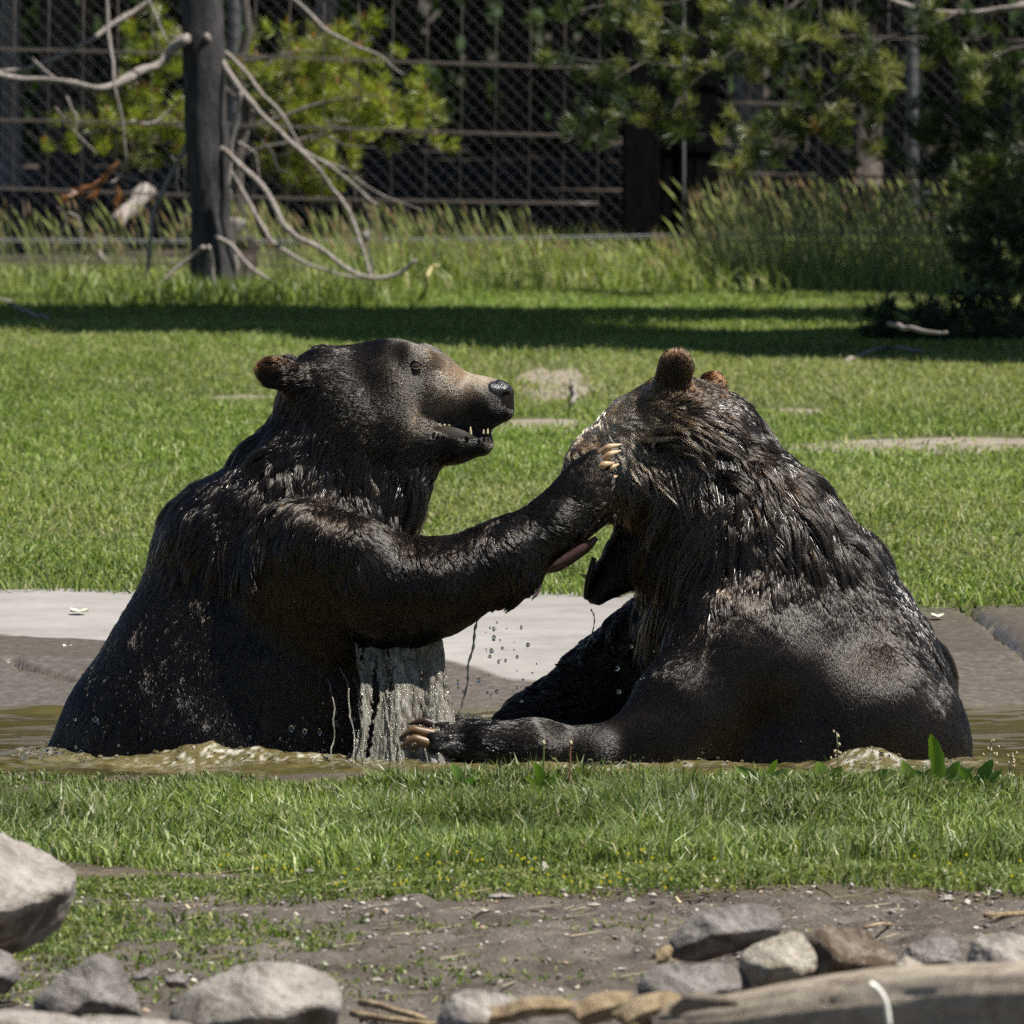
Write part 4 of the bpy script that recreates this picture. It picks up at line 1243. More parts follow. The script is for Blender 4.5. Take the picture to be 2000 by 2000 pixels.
bough = [  # limb pixels, distance, share of needles coloured as sunlit, tufts
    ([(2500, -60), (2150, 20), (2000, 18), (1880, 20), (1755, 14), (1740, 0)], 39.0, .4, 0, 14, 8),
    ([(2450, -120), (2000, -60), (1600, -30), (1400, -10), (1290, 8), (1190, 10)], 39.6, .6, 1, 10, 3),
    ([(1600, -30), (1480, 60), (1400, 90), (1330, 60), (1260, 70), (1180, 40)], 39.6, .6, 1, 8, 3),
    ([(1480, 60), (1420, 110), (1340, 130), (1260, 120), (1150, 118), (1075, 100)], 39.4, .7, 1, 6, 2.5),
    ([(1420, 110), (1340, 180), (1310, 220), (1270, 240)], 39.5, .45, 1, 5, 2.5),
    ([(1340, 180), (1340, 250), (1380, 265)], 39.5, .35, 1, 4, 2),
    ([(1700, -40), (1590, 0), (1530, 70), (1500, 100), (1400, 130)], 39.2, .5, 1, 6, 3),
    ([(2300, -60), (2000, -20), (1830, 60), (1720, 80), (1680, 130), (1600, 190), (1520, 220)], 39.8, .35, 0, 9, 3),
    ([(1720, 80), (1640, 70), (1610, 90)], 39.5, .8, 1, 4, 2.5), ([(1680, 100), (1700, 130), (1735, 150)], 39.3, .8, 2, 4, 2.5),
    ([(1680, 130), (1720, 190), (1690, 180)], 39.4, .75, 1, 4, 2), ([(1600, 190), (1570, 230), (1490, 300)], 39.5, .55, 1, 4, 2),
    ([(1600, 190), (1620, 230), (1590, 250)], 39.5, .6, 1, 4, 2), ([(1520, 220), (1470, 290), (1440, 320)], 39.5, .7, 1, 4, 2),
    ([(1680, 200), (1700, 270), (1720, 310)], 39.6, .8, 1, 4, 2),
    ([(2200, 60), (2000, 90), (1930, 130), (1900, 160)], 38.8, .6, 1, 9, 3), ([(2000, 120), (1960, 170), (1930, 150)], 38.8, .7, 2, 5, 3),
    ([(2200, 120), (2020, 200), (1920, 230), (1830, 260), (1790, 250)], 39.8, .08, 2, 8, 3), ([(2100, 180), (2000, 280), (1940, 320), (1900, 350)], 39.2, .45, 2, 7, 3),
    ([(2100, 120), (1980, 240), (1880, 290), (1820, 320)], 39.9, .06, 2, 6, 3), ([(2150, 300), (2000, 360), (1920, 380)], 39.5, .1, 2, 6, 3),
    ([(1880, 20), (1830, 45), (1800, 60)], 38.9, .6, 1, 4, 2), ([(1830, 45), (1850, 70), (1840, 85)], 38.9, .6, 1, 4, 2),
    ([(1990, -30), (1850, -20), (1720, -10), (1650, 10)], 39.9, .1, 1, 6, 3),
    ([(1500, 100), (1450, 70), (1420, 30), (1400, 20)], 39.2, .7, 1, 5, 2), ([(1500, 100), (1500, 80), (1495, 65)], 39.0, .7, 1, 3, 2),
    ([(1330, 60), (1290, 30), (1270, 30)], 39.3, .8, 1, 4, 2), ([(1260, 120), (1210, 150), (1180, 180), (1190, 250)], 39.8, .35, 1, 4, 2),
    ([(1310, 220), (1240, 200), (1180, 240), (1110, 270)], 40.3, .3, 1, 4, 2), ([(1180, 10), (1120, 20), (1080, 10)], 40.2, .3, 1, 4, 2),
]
acc = Acc(); gR = np.random.default_rng(8)
for (lim, D, lit, dens, r0, r1) in bough:
    D += 3.0
    pts = [rl(x, y, D + gR.uniform(-.06, .06)) for x, y in lim]
    if lim[0][0] >= 2100: pts = [np.array([-.05, 0, pts[0][2] + 0.35])] + pts
    branch_obj("branch", rp, pts, r0 * 1.5e-3, r1 * 1.2e-3, M_twig if r0 < 12 else M_dead, 5, 6)
    Pp, _ = spline(np.array(pts), np.ones(len(pts)), 9)
    if dens == 0: continue
    inside = [q for q in Pp if q[0] + pr[0] < 2.2]
    for q in inside[len(inside) // 4:]:
        for _ in range(2 + (dens > 1)):
            if gR.random() < (.66 if lim[-1][0] < 1300 else .5): continue
            c = q + gR.normal(0, 1, 3) * np.array([0.055, 0.06, 0.045])
            col = G_NL if gR.random() < lit * .7 * (0.4 if c[0] + pr[0] > 1.55 else 1) else (G_N if gR.random() < .6 else G_ND)  # light and shade put into needle colour, darker towards the right edge
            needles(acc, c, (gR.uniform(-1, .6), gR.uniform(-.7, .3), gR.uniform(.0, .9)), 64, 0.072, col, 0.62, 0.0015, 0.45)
    q = Pp[-1]
    if gR.random() < .25: needles(acc, q, (-.3, -.3, .8), 24, 0.05, (0.26, 0.16, 0.05), 0.7, 0.002)
link("needles", acc.mesh("needles", M_needle), rp)

# ---- low dark pines at the right edge -----------------------------------------
def low_pine(name, label, cx, cy, D, rx, rz, ntuft, cols, seed, stems):
    b0 = at(cx, cy, D)
    t = empty(name, (b0[0], b0[1], 0.0)); tag(t, label, "shrub")
    g = np.random.default_rng(seed); acc = Acc()
    L = lambda px, py: at(px, py, D + g.uniform(-.15, .15)) - np.array([b0[0], b0[1], 0])
    for st in stems:
        branch_obj("branch", t, [L(x, y) for x, y in st], 0.012, 0.004, M_twig, 4, 5)
    for _ in range(ntuft):
        a = g.random() * 6.28; r = math.sqrt(g.random())
        c = at(cx + rx * r * math.cos(a), cy + rz * r * math.sin(a), D + g.uniform(-.3, .3)) - np.array([b0[0], b0[1], 0])
        if c[2] < 0.02: c[2] = 0.03
        needles(acc, c, (g.uniform(-1, 1), g.uniform(-.8, .3), g.uniform(.1, 1)), 30, 0.05, cols[int(g.random() * len(cols))], 0.8, 0.002, 0.35)
    link("needles", acc.mesh("needles", M_needle), t)
    return t


low_pine("young_pine", "dark rounded young pine at the right edge above the low spreading one", 1945, 470, 39.6, 95, 95, 190, [G_ND, G_ND, G_N], 41,
         [[(1960, 600), (1955, 500), (1950, 400)], [(1955, 500), (1900, 460), (1870, 450)], [(1955, 470), (2000, 430), (2030, 420)]])
low_pine("young_pine", "low spreading dark pine on the lawn at the right, dead sticks around it", 1905, 635, 38.0, 230, 62, 260, [G_ND, G_ND, G_ND, G_N], 42,
         [[(1940, 690), (1850, 640), (1740, 600), (1740, 560)], [(1940, 680), (1800, 650), (1700, 640)], [(1950, 680), (1990, 600), (2010, 560)], [(1940, 690), (1880, 600), (1860, 560)]])

# ---- wire fence -------------------------------------------------------------------
M_wire = plain("rusty_wire", (0.085, 0.070, 0.06), 0.5, 0.5); M_wire.node_tree.nodes["Principled BSDF"].inputs["Metallic"].default_value = 0.3
M_steel = plain("bright_wire", (0.40, 0.40, 0.42), 0.35, 0.5); M_steel.node_tree.nodes["Principled BSDF"].inputs["Metallic"].default_value = 0.7
M_post = bark_mat("creosote_timber", (0.002, 0.002, 0.0025), (0.004, 0.004, 0.005), (0.009, 0.009, 0.011), 40); M_post.node_tree.nodes["Principled BSDF"].inputs["Specular IOR Level"].default_value = 0.05
DF = 44.2
pf = np.array([0.0, DF, 0.0])
fence = empty("wire_fence", pf); tag(fence, "woven wire fence of rusty mesh panels between dark timber posts behind the tall grass", "fence")


def fwire(pts, r, mat, name="wire", sides=6):
    V, F = tube(np.array(pts) - pf, r, sides, 0)
    acc = Acc(); acc.add(V, F); link(name, acc.mesh(name, mat), fence)


for y0, y1 in ((-40, -14), (98, 128), (236, 262), (370, 398), (505, 540)):
    for dd in (-2.0, 2.0):   # twin cables
        pts = [at(x, y0 + (y1 - y0) * (x / 1110.0) + dd + 3 * math.sin(x / 260.0 + y0), DF) for x in range(-900, 1215, 45)]
        fwire(pts, 0.0032, M_wire)
for y0, y1 in ((-65, -40), (66, 80), (200, 214), (338, 352), (470, 484)):
    for dd in (-2.0, 2.0):
        pts = [at(x, y0 + (y1 - y0) * ((x - 1400) / 600.0) + dd, DF) for x in range(1400, 2900, 60)]
        fwire(pts, 0.0032, M_wire)
pts = [at(x, 467 - 0.013 * x * (1 if x > 650 else 0) + (8.5 if x > 650 else 0) + 2 * math.sin(x / 400), DF - 0.25) for x in range(-900, 2900, 60)]
fwire(pts, 0.0032, M_steel)
fwire([p + np.array([0, 0, -0.011]) for p in pts], 0.0022, M_steel)
for x in list(np.arange(25 - 67 * 9, 1180, 67.2)):
    fwire([at(x + 4, -200, DF + 0.012), at(x, 240, DF + 0.012), at(x - 3, 400, DF + 0.012), at(x - 5, 556, DF + 0.012)], 0.0023, M_wire)
for x in list(np.arange(1465, 2700, 67.2)):
    fwire([at(x + 4, -200, DF + 0.012), at(x, 240, DF + 0.012), at(x - 2, 400, DF + 0.012), at(x - 3, 556, DF + 0.012)], 0.0023, M_wire)


def box_part(name, parent, x0, x1, y0, y1, z0, z1, mat, bev=0.008):
    import bmesh
    bm = bmesh.new()
    r = bmesh.ops.create_cube(bm, size=1.0)
    for vv in bm.verts:
        vv.co = Vector((x0 + (x1 - x0) * (vv.co.x + .5), y0 + (y1 - y0) * (vv.co.y + .5), z0 + (z1 - z0) * (vv.co.z + .5)))
    bmesh.ops.bevel(bm, geom=bm.edges[:], offset=bev, segments=2, affect='EDGES')
    me = bpy.data.meshes.new(name); bm.to_mesh(me); bm.free(); me.materials.append(mat)
    return link(name, me, parent)


k = DF / 20000.0
box_part("timber_post", fence, (1216 - 1000) * k, (1290 - 1000) * k, -0.02, 0.15, -0.1, 2.3, M_post)
box_part("timber_post", fence, (1292 - 1000) * k, (1402 - 1000) * k, 0.12, 0.36, -0.1, 2.3, M_post)
fwire([(0.738, DF + .105, 0.0), (0.742, DF + .105, 0.5), (0.738, DF + .105, 2.2)], 0.008, plain("grey_pipe", (0.10, 0.10, 0.115), 0.5), "conduit_pipe", 8)

# ---- chain link fence behind ---------------------------------------------------------
DC = 47.6
cf = empty("chain_link_fence", (0, DC, 0)); tag(cf, "grey chain link fence behind the wire fence in front of the trunks", "fence")
acc = Acc(); pit = 0.070; H = 1.75
ang = 45
xs_ = np.arange(-5.5, 5.5, pit)
for sgn in (1, -1):
    for x0 in np.arange(-5.5 - H, 5.5 + H, pit):
        zz = np.arange(0.02, H, pit / 2)
        xx = x0 + sgn * zz * 1.0
        m_ = (xx > -5.6) & (xx < 5.6)
        if m_.sum() < 2: continue
        zz, xx = zz[m_], xx[m_]
        yy = 0.004 * np.where(np.arange(len(zz)) % 2 == 0, 1, -1) * sgn
        V, F = tube(np.stack([xx, yy, zz], -1), 0.0010, 4, 0, cap=False)
        acc.add(V, F)
o = link("wire_mesh", acc.mesh("wire_mesh", plain("dull_zinc_wire", (0.055, 0.055, 0.06), 0.4, 0.5)), cf); o["kind"] = "stuff"
kc = DC / 20000.0
for px in (-700, 458, 1782, 2700):
    V, F = tube(np.array([((px - 1000) * kc, 0.05, -0.05), ((px - 1000) * kc, 0.05, 1.8)]), 0.030, 14, 8)
    a2_ = Acc(); a2_.add(V, F); link("fence_post", a2_.mesh("fence_post", plain("galvanised_pipe", (0.09, 0.093, 0.10), 0.5)), cf)
V, F = tube(np.array([(-5.6, 0.02, 1.77), (5.6, 0.02, 1.77)]), 0.021, 12, 20)
a2_ = Acc(); a2_.add(V, F); link("top_rail", a2_.mesh("top_rail", M_steel), cf)

# fallen pieces behind the wires
fl = at(225, 440, 45.4)
o = branch_obj("fallen_log", None, [at(226, 436, 45.4), at(250, 408, 45.5), at(296, 366, 45.7)], 0.036, 0.034, M_dead, 5, 12); tag(o, "short pale broken log leaning behind the wire fence left of the dead-limbed pine", "log")
o = branch_obj("driftwood", None, [at(200, 462, 45.2), at(184, 486, 45.2), at(196, 506, 45.2), at(212, 520, 45.2)], 0.026, 0.012, M_dead, 5, 10); tag(o, "small pale curved piece of wood standing in the grass below the leaning log", "driftwood")
o = branch_obj("tree_stump", None, [at(470, 590, 43.2), at(474, 520, 43.2), at(478, 462, 43.2)], 0.05, 0.045, M_bark2, 6, 12); tag(o, "dark stump standing close behind the dead-limbed pine", "stump")
o = branch_obj("grey_stake", None, [at(443, 600, 42.9), at(450, 500, 42.9), at(462, 420, 42.9)], 0.024, 0.028, M_barkg, 6, 12); tag(o, "pale grey stake rising between the pine trunk and the stump", "stake")
for lab, pts, r in (("bent dead twig lying on the shaded lawn at the far left", [(-30, 572), (20, 592), (62, 612), (100, 622)], .011),
                    ("pale dead stick lying in the low pine at the right, the upper of two", [(1735, 632), (1790, 645), (1850, 652)], .011),
                    ("thin dead stick lying on the lawn below the low pine, the lower of two", [(1655, 706), (1690, 690), (1730, 678), (1800, 684)], .010),
                    ("short pale stick on the bare lawn patch between the two heads", [(1118, 785), (1124, 765), (1116, 742)], .009)):
    D = {1: 0}.get(0, None)
    zz = 0.03
    P = []
    for (x, y) in pts:
        q = at_z(x, y, zz + (0.12 if 'upper' in lab else 0)); P.append(q)
    o = branch_obj("dead_stick", None, P, r * .9, r * .5, M_dead, 5, 7); tag(o, lab, "stick", "dead sticks on the lawn")
# ------------------------------------------------------------------ grass and low plants
def blades(name, P, h, wid, lean, cols, mat, label, face=None, curl=0.5):
    n = len(P)
    a = rng.random(n) * 2 * math.pi
    s = np.stack([np.cos(a), np.sin(a), np.zeros(n)], -1)
    l = np.stack([lean[:, 0], lean[:, 1], np.zeros(n)], -1)
    w = wid[:, None] * 0.5
    up = np.array([0, 0, 1.0])
    mid = P + up * (h * 0.55)[:, None] + l * (h * 0.35)[:, None]
    tip = P + up * (h * np.clip(1 - 0.35 * np.linalg.norm(lean, axis=1), 0.35, 1))[:, None] + l * h[:, None]
    V = np.stack([P - s * w, P + s * w, mid + s * w * .85, mid - s * w * .85, tip], 1).reshape(-1, 3)
    k = np.arange(n)[:, None] * 5
    me = mesh_np(name, V, [k + np.array([[0, 1, 2, 3]]), k + np.array([[3, 2, 4]])], mat, False, np.repeat(cols, 5, axis=0))
    o = link(name, me); tag(o, label, kind="stuff")
    return o


M_grass = leafy("grass_blades", 0.45, 0.32, 0.4)
GA = np.array([[0.085, 0.120, 0.022], [0.165, 0.210, 0.040], [0.235, 0.270, 0.085], [0.130, 0.180, 0.060], [0.40, 0.36, 0.20], [0.29, 0.30, 0.14]])


def grass_cols(n, probs, P=None, patch=None):
    c = GA[rng.choice(len(GA), n, p=probs)] * rng.uniform(0.75, 1.3, n)[:, None]
    if patch is not None: c = c * patch[:, None]
    return c


# bare earth patches on the far lawn: (x, y, rx, ry)
def lawn_bare(x, y):
    b_ = np.zeros(np.shape(x))
    for px, py, rx, ry in ((1085, 742, 90, 36), (1060, 826, 105, 14), (1800, 868, 330, 15), (1560, 800, 100, 15), (480, 770, 90, 8), (1950, 850, 90, 8), (250, 905, 160, 10), (700, 700, 120, 6)):
        q = at_z(px, py, 0.01); sx = rx * q[1] / 20000.0
        sy = (at_z(px, py - ry, 0.01)[1] - at_z(px, py + ry, 0.01)[1]) / 2
        d = np.hypot((x - q[0]) / sx, (y - q[1]) / sy)
        b_ = np.maximum(b_, np.clip(1.6 - 1.1 * d + 0.6 * n2(x, y, 2.5, 3, 12.0), 0, 1))
    return b_


n = 330000
u_ = rng.random(n)
yy = 22.6 + (43.4 - 22.6) * u_ ** 0.92
half = 1.12 * yy / 20.0 * 1.0 + 0.35
xx = rng.uniform(-1, 1, n) * half
keep = (yy > y_far(xx) - 0.015) & (rng.random(n) > lawn_bare(xx, yy) * 0.93)
xx, yy = xx[keep], yy[keep]; n = len(xx)
patch = 1 + 0.22 * n2(xx, yy, 0.55, 3, 2.2)
dry = np.clip(0.5 + 0.7 * n2(xx, yy, 0.45, 3, 40.0), 0, 1)
tall = np.clip(0.5 + 0.6 * n2(xx, yy, 0.9, 2, 8.0), 0, 1)
hh = rng.uniform(0.020, 0.046, n) * (0.6 + 0.75 * tall)
edge = np.exp(-np.maximum(yy - y_far(xx), 0) / 0.10)
hh = hh * (1 + 0.5 * edge)
P = np.stack([xx, yy, z_far(xx, yy) - 0.004], -1)
cols = grass_cols(n, [.20, .34, .20, .14, .04, .08], patch=patch)
isdry = rng.random(n) < dry ** 1.5 * 0.7
cols[isdry] = np.array([0.27, 0.255, 0.12]) * rng.uniform(.8, 1.3, isdry.sum())[:, None]
blades("lawn_grass", P, hh, rng.uniform(0.0035, 0.0065, n), rng.normal(0, 0.72, (n, 2)), cols * np.array([[0.98, 1.07, 0.98]]), leafy("lawn_blades", 0.55, 0.40, 0.3), "short mown grass of the far lawn")

# bare patches get pale earth sheets
M_earth = soil_mat("bare_earth", (0.16, 0.13, 0.10), (0.26, 0.225, 0.18), (0.36, 0.32, 0.27), 10)
for i, (px, py, rx, ry) in enumerate(((1085, 742, 90, 34), (1060, 826, 105, 15), (1800, 868, 340, 15), (1560, 800, 90, 14), (480, 770, 90, 9))):
    q = at_z(px, py, 0.02)
    sx = rx * q[1] / 20000.0; sy = (at_z(px, py - ry, 0.01)[1] - at_z(px, py + ry, 0.01)[1]) / 2
    a = np.linspace(0, 2 * math.pi, 48, endpoint=False); V = []
    rr_ = np.linspace(0.02, 1, 8)
    for r in rr_:
        wob_ = 1 + 0.22 * n2(np.cos(a) * 2 + i * 5, np.sin(a) * 2, 1.0, 3, 1.0)
        x = q[0] + sx * r * np.cos(a) * wob_; y = q[1] + sy * r * np.sin(a) * wob_
        V.append(np.stack([x, y, z_far(x, y) + 0.006 * (1 - r ** 4) + 0.001 - 0.006 * (r > 0.99)], -1))
    V = np.stack(V, 1).reshape(-1, 3)
    o = link("bare_earth", mesh_np("bare_earth", V, grid_faces(48, 8, True), M_earth)); tag(o, "worn bare earth patch on the lawn", kind="structure")

# rough taller grass under the left pine and along the fence
def field(n, xr, yr, zf): 
    x = rng.uniform(*xr, n); y = rng.uniform(*yr, n)
    return x, y, zf(x, y)


n = 26000
x = rng.uniform(-3.6, 3.6, n); y = 42.75 + np.where(x < -0.85, 0.5, 0.0) + 2.4 * rng.random(n) ** 0.8
dens_ = np.clip(0.55 + 0.5 * n2(x, y, 1.3, 2, 4.0) - 0.25 * (x > 0.3) + 0.15 * (x > -0.9) - 0.2 * (x < -.85), 0, 1)
kp = rng.random(n) < dens_; x, y = x[kp], y[kp]; n = len(x)
hh = rng.uniform(0.08, 0.26, n) * (0.7 + 0.5 * (y > 43.3)) * np.where(x < -0.85, 0.45, 1.0)
cols = grass_cols(n, [.16, .26, .28, .12, .06, .12]) * 1.25
blades("rough_grass", np.stack([x, y, np.full(n, 0.0)], -1), hh, rng.uniform(0.005, 0.009, n), rng.normal(0, 0.42, (n, 2)) + np.array([-0.15, -0.1]), cols, M_grass, "rough unmown grass along the wire fence")
# clump of green blades at the pine's foot
n = 2600
x = pl[0] + rng.normal(0, 0.32, n) + 0.05; y = pl[1] - 0.35 + rng.normal(0, 0.25, n)
blades("foot_grass", np.stack([x, y, np.full(n, 0.0)], -1), rng.uniform(0.05, 0.17, n), rng.uniform(0.006, 0.011, n), rng.normal(0, 0.35, (n, 2)), grass_cols(n, [.35, .35, .10, .16, .0, .04]), M_grass, "taller grass tuft round the foot of the dead-limbed pine")

# seed-headed meadow grass in front of the fence
n = 1500
xa = np.concatenate([rng.uniform(-1.2, 0.75, 520), rng.uniform(0.7, 2.3, 820), rng.uniform(-2.4, -1.2, 160)]); n = len(xa)
ya = rng.uniform(43.1, 45.0, n)
ha = np.where(xa > 0.75, rng.uniform(0.22, 0.42, n), rng.uniform(0.12, 0.30, n)) * np.where(xa < -1.2, 1.1, 1) * np.where((xa > .15) & (xa < .85), .6, 1)
la = rng.normal(-0.22, 0.14, n)
acc = Acc()
S = np.stack([xa, ya, np.zeros(n)], -1)
top = S + np.stack([la * ha, rng.normal(0, .05, n), ha], -1)
midp = (S + top) / 2 + np.stack([-la * ha * 0.18, np.zeros(n), ha * 0.03], -1)
wv = np.array([0.0016, 0, 0])
cst = np.array([[0.30, 0.33, 0.15]]) * rng.uniform(.7, 1.3, n)[:, None]
V = np.stack([S - wv, S + wv, midp + wv, midp - wv, top + wv * .7, top - wv * .7], 1).reshape(-1, 3)
k = np.arange(n)[:, None] * 6
acc.add(V, [k + np.array([[0, 1, 2, 3]]), k + np.array([[3, 2, 4, 5]])]); acc.c.append(np.repeat(cst, 6, axis=0))
# seed heads: slim spindles of two crossing leaves
hd = np.stack([la * 0.9 - .12, rng.normal(0, .1, n), np.ones(n)], -1); hd /= np.linalg.norm(hd, axis=1, keepdims=True)
hl = rng.uniform(0.05, 0.10, n)[:, None]
chd = np.where(rng.random(n)[:, None] < .35, np.array([[0.36, 0.27, 0.20]]), np.array([[0.36, 0.38, 0.20]])) * rng.uniform(.7, 1.2, n)[:, None]
for sd in (np.array([0.0058, 0, 0]), np.array([0, 0.0058, 0])):
    V = np.stack([top - hd * .004, top + hd * hl * .4 + sd, top + hd * hl + np.stack([la * .03, la * 0, la * 0], -1), top + hd * hl * .4 - sd], 1).reshape(-1, 3)
    acc.add(V, [np.arange(4 * n).reshape(-1, 4)]); acc.c.append(np.repeat(chd, 4, axis=0))
o = link("meadow_grass", acc.mesh("meadow_grass", M_grass, False)); tag(o, "tall seed-headed meadow grass in front of the fence", kind="stuff")

# white flowers by the fence: stem > umbel
M_petal = plain("white_petal", (0.75, 0.74, 0.66), 0.6)
M_stem = plain("green_stem", (0.07, 0.11, 0.03), 0.5)
for i, (px, py, y0, w_, lab) in enumerate(((1788, 400, 560, 14, "largest white umbel flower by the pale fence post"), (1812, 380, 560, 11, "highest white umbel flower at the right of the fence"), (1822, 432, 560, 10, "white umbel flower lowest of the tall ones at the right"),
                                           (1868, 378, 560, 9, "white umbel flower furthest right, before the dark young pine"), (1866, 425, 560, 8, "small white umbel flower under the furthest right one"), (1430, 511, 570, 7, "small white flower in the grass below the right timber post"),
                                           (1412, 541, 572, 6, "left of two tiny white flowers low in the fence grass"), (1441, 543, 572, 8, "right of two tiny white flowers low in the fence grass"))):
    D = 43.4
    b0 = at(px + 4, y0, D); b0[2] = 0
    t = empty("white_flower", b0); tag(t, lab, "flower", "white flowers by the fence")
    tp = at(px, py, D) - b0
    V, F = tube(np.array([(0, 0, 0), tp * .5 + np.array([.006, 0, 0]), tp]), [.003, .0025, .002], 5, 4); a_ = Acc(); a_.add(V, F); link("stem", a_.mesh("stem", M_stem), t)
    a_ = Acc()
    for q in range(16):
        r = w_ * 2.2e-3 * math.sqrt(rng.random()); th = rng.random() * 6.28
        c = tp + np.array([r * math.cos(th), r * math.sin(th) * .6, 0.010 - r * .35 + rng.uniform(0, .006)])
        V, F = tube(np.array([c - [0, 0, .003], c, c + [0, 0, .003]]), [.002, .0065, .002], 6, 0); a_.add(V, F)
    link("umbel", a_.mesh("umbel", M_petal), t)
# pale dried seed head among the bare branches, curled straw stalk
t = empty("dried_weed", at_z(735, 592, 0.0)); b0 = np.array(t.location); tag(t, "dried weed with one pale round head among the bare branches", "weed")
tp = at(714, 470, 42.3) - b0
V, F = tube(np.array([(0, 0, 0), tp * .5 + np.array([.01, 0, 0]), tp]), [.004, .004, .004], 6, 4); a_ = Acc(); a_.add(V, F); link("stem", a_.mesh("stem", M_twig), t)
a_ = Acc(); V, F = tube(np.array([tp + [0, 0, -.01], tp + [0, 0, .012], tp + [0.003, 0, .03], tp + [.004, 0, .046]]), [.008, .020, .020, .004], 10, 4); a_.add(V, F); link("seed_head", a_.mesh("seed_head", M_dead), t)
o = branch_obj("straw_stalk", None, [at_z(833, 575, 0.0), at(835, 548, 41.5), at(843, 524, 41.5), at(858, 521, 41.5)], .010, .006, plain("straw", (0.42, 0.36, 0.17), 0.5), 6, 8); tag(o, "curled yellow straw stalk standing in the fence grass", "weed stalk")

# ---- near bank -----------------------------------------------------------------------
def bank_edge(x): return 16.95 + 0.16 * n2(x, x * 0, 1.1, 3, 3.0)


n = 150000
x = rng.uniform(-1.75, 1.75, n); y = 16.6 + 2.30 * rng.random(n)
kp = (y < y_near(x) - 0.04 - 0.10 * (np.abs(x + 0.37) < 0.10)) & (y > bank_edge(x) + 0.05 * rng.normal(0, 1, n)); x, y = x[kp], y[kp]; n = len(x)
clump_ = 0.75 + 0.55 * n2(x, y, 4.0, 4, 21.0)
hh = rng.uniform(0.035, 0.085, n) * np.clip(clump_, .4, 1.5)
hh *= np.where(y > 18.2, 0.62, 1.0) * np.where((x < -0.3) & (y > 18.1), 0.75, 1.0) * np.where((np.abs(x + 0.37) < 0.12) & (y > 18.3), 0.6, 1.0)
cols = grass_cols(n, [.22, .26, .22, .16, .06, .08], patch=1 + 0.35 * n2(x, y, 2.4, 3, 9.0)) * np.array([[.92, .96, 1.05]])
ln = rng.normal(0, 0.42, (n, 2)) + np.stack([0.25 * n2(x, y, 1.5, 2, 31.0), 0.2 * n2(x, y, 1.5, 2, 35.0)], -1)
blades("bank_grass", np.stack([x, y, z_near(x, y) - 0.004], -1), hh, rng.uniform(0.0025, 0.0055, n), ln, cols, M_grass, "lush grass along the near bank of the pool")

# low creeping green in front of it and scattered on the dirt
n = 190000
x = rng.uniform(-1.6, 1.6, n); y = rng.uniform(14.4, 17.1, n)
be = bank_edge(x)
f = n2(x, y, 1.6, 4, 55.0); f2 = n2(x * 0.6, y, 2.6, 3, 77.0)
band = np.clip((y - (be - 0.95 - 0.25 * n2(x, x * 0, 1.6, 2, 5.5))) / 0.25, 0, 1)
mid = np.exp(-((y - 15.15 - 0.12 * np.sin(x * 3)) / 0.22) ** 2) * np.clip(1.1 - np.abs(x + 0.35) / 0.75, 0, 1)
leftp = np.exp(-((y - 15.3) / 0.5) ** 2) * (x < -0.6) * 0.8
low_ = np.exp(-((y - 14.75) / 0.14) ** 2) * np.clip(1.0 - np.abs(x - 0.1) / 0.5, 0, 1) * .6
pr_ = np.clip(band * np.clip(0.55 + 2.2 * f2, 0, 1) + mid * np.clip(0.8 + 1.6 * f, 0, 1) + leftp * np.clip(.3 + 1.3 * f, 0, 1) + low_ * np.clip(.2 + 1.2 * f, 0, 1) + 0.5 * np.clip(f2 - .28, 0, 1), 0, 1)
kp = (rng.random(n) < pr_) & (y < be + 0.08); x, y = x[kp], y[kp]; n = len(x)
hh = rng.uniform(0.006, 0.024, n) * np.clip(.9 + .5 * f[kp], .5, 1.6)
cols = np.array([[0.12, 0.165, 0.035], [0.17, 0.21, 0.05], [0.09, 0.135, 0.04], [0.21, 0.22, 0.08]])[rng.choice(4, n)] * rng.uniform(.7, 1.3, n)[:, None]
blades("ground_cover", np.stack([x, y, z_near(x, y) - 0.002], -1), hh, rng.uniform(0.0028, 0.0062, n), rng.normal(0, 0.8, (n, 2)), cols, M_leaf, "low creeping weeds and clover on the dirt")
# tiny yellow flowers and dry seed flecks in it
n = 80
x = np.concatenate([rng.uniform(-1.1, 1.1, 40), rng.uniform(-.35, .3, 40)]); y = np.concatenate([bank_edge(x[:40]) - rng.uniform(0.05, .9, 40), bank_edge(x[40:]) - rng.uniform(0.1, .9, 40)])
acc = Acc(); c = np.stack([x, y, z_near(x, y) + rng.uniform(.02, .04, n)], -1)
for sd in (np.array([.003, 0, 0]), np.array([0, .003, 0])):
    V = np.stack([c - sd, c + np.array([0, 0, .003]), c + sd, c - np.array([0, 0, .003])], 1).reshape(-1, 3); acc.add(V, [np.arange(4 * n).reshape(-1, 4)]); acc.c.append(np.tile([[0.75, 0.66, 0.05]], (4 * n, 1)))
o = link("yellow_flowers", acc.mesh("yellow_flowers", M_leaf, False)); tag(o, "tiny yellow flowers in the creeping weeds", kind="stuff")

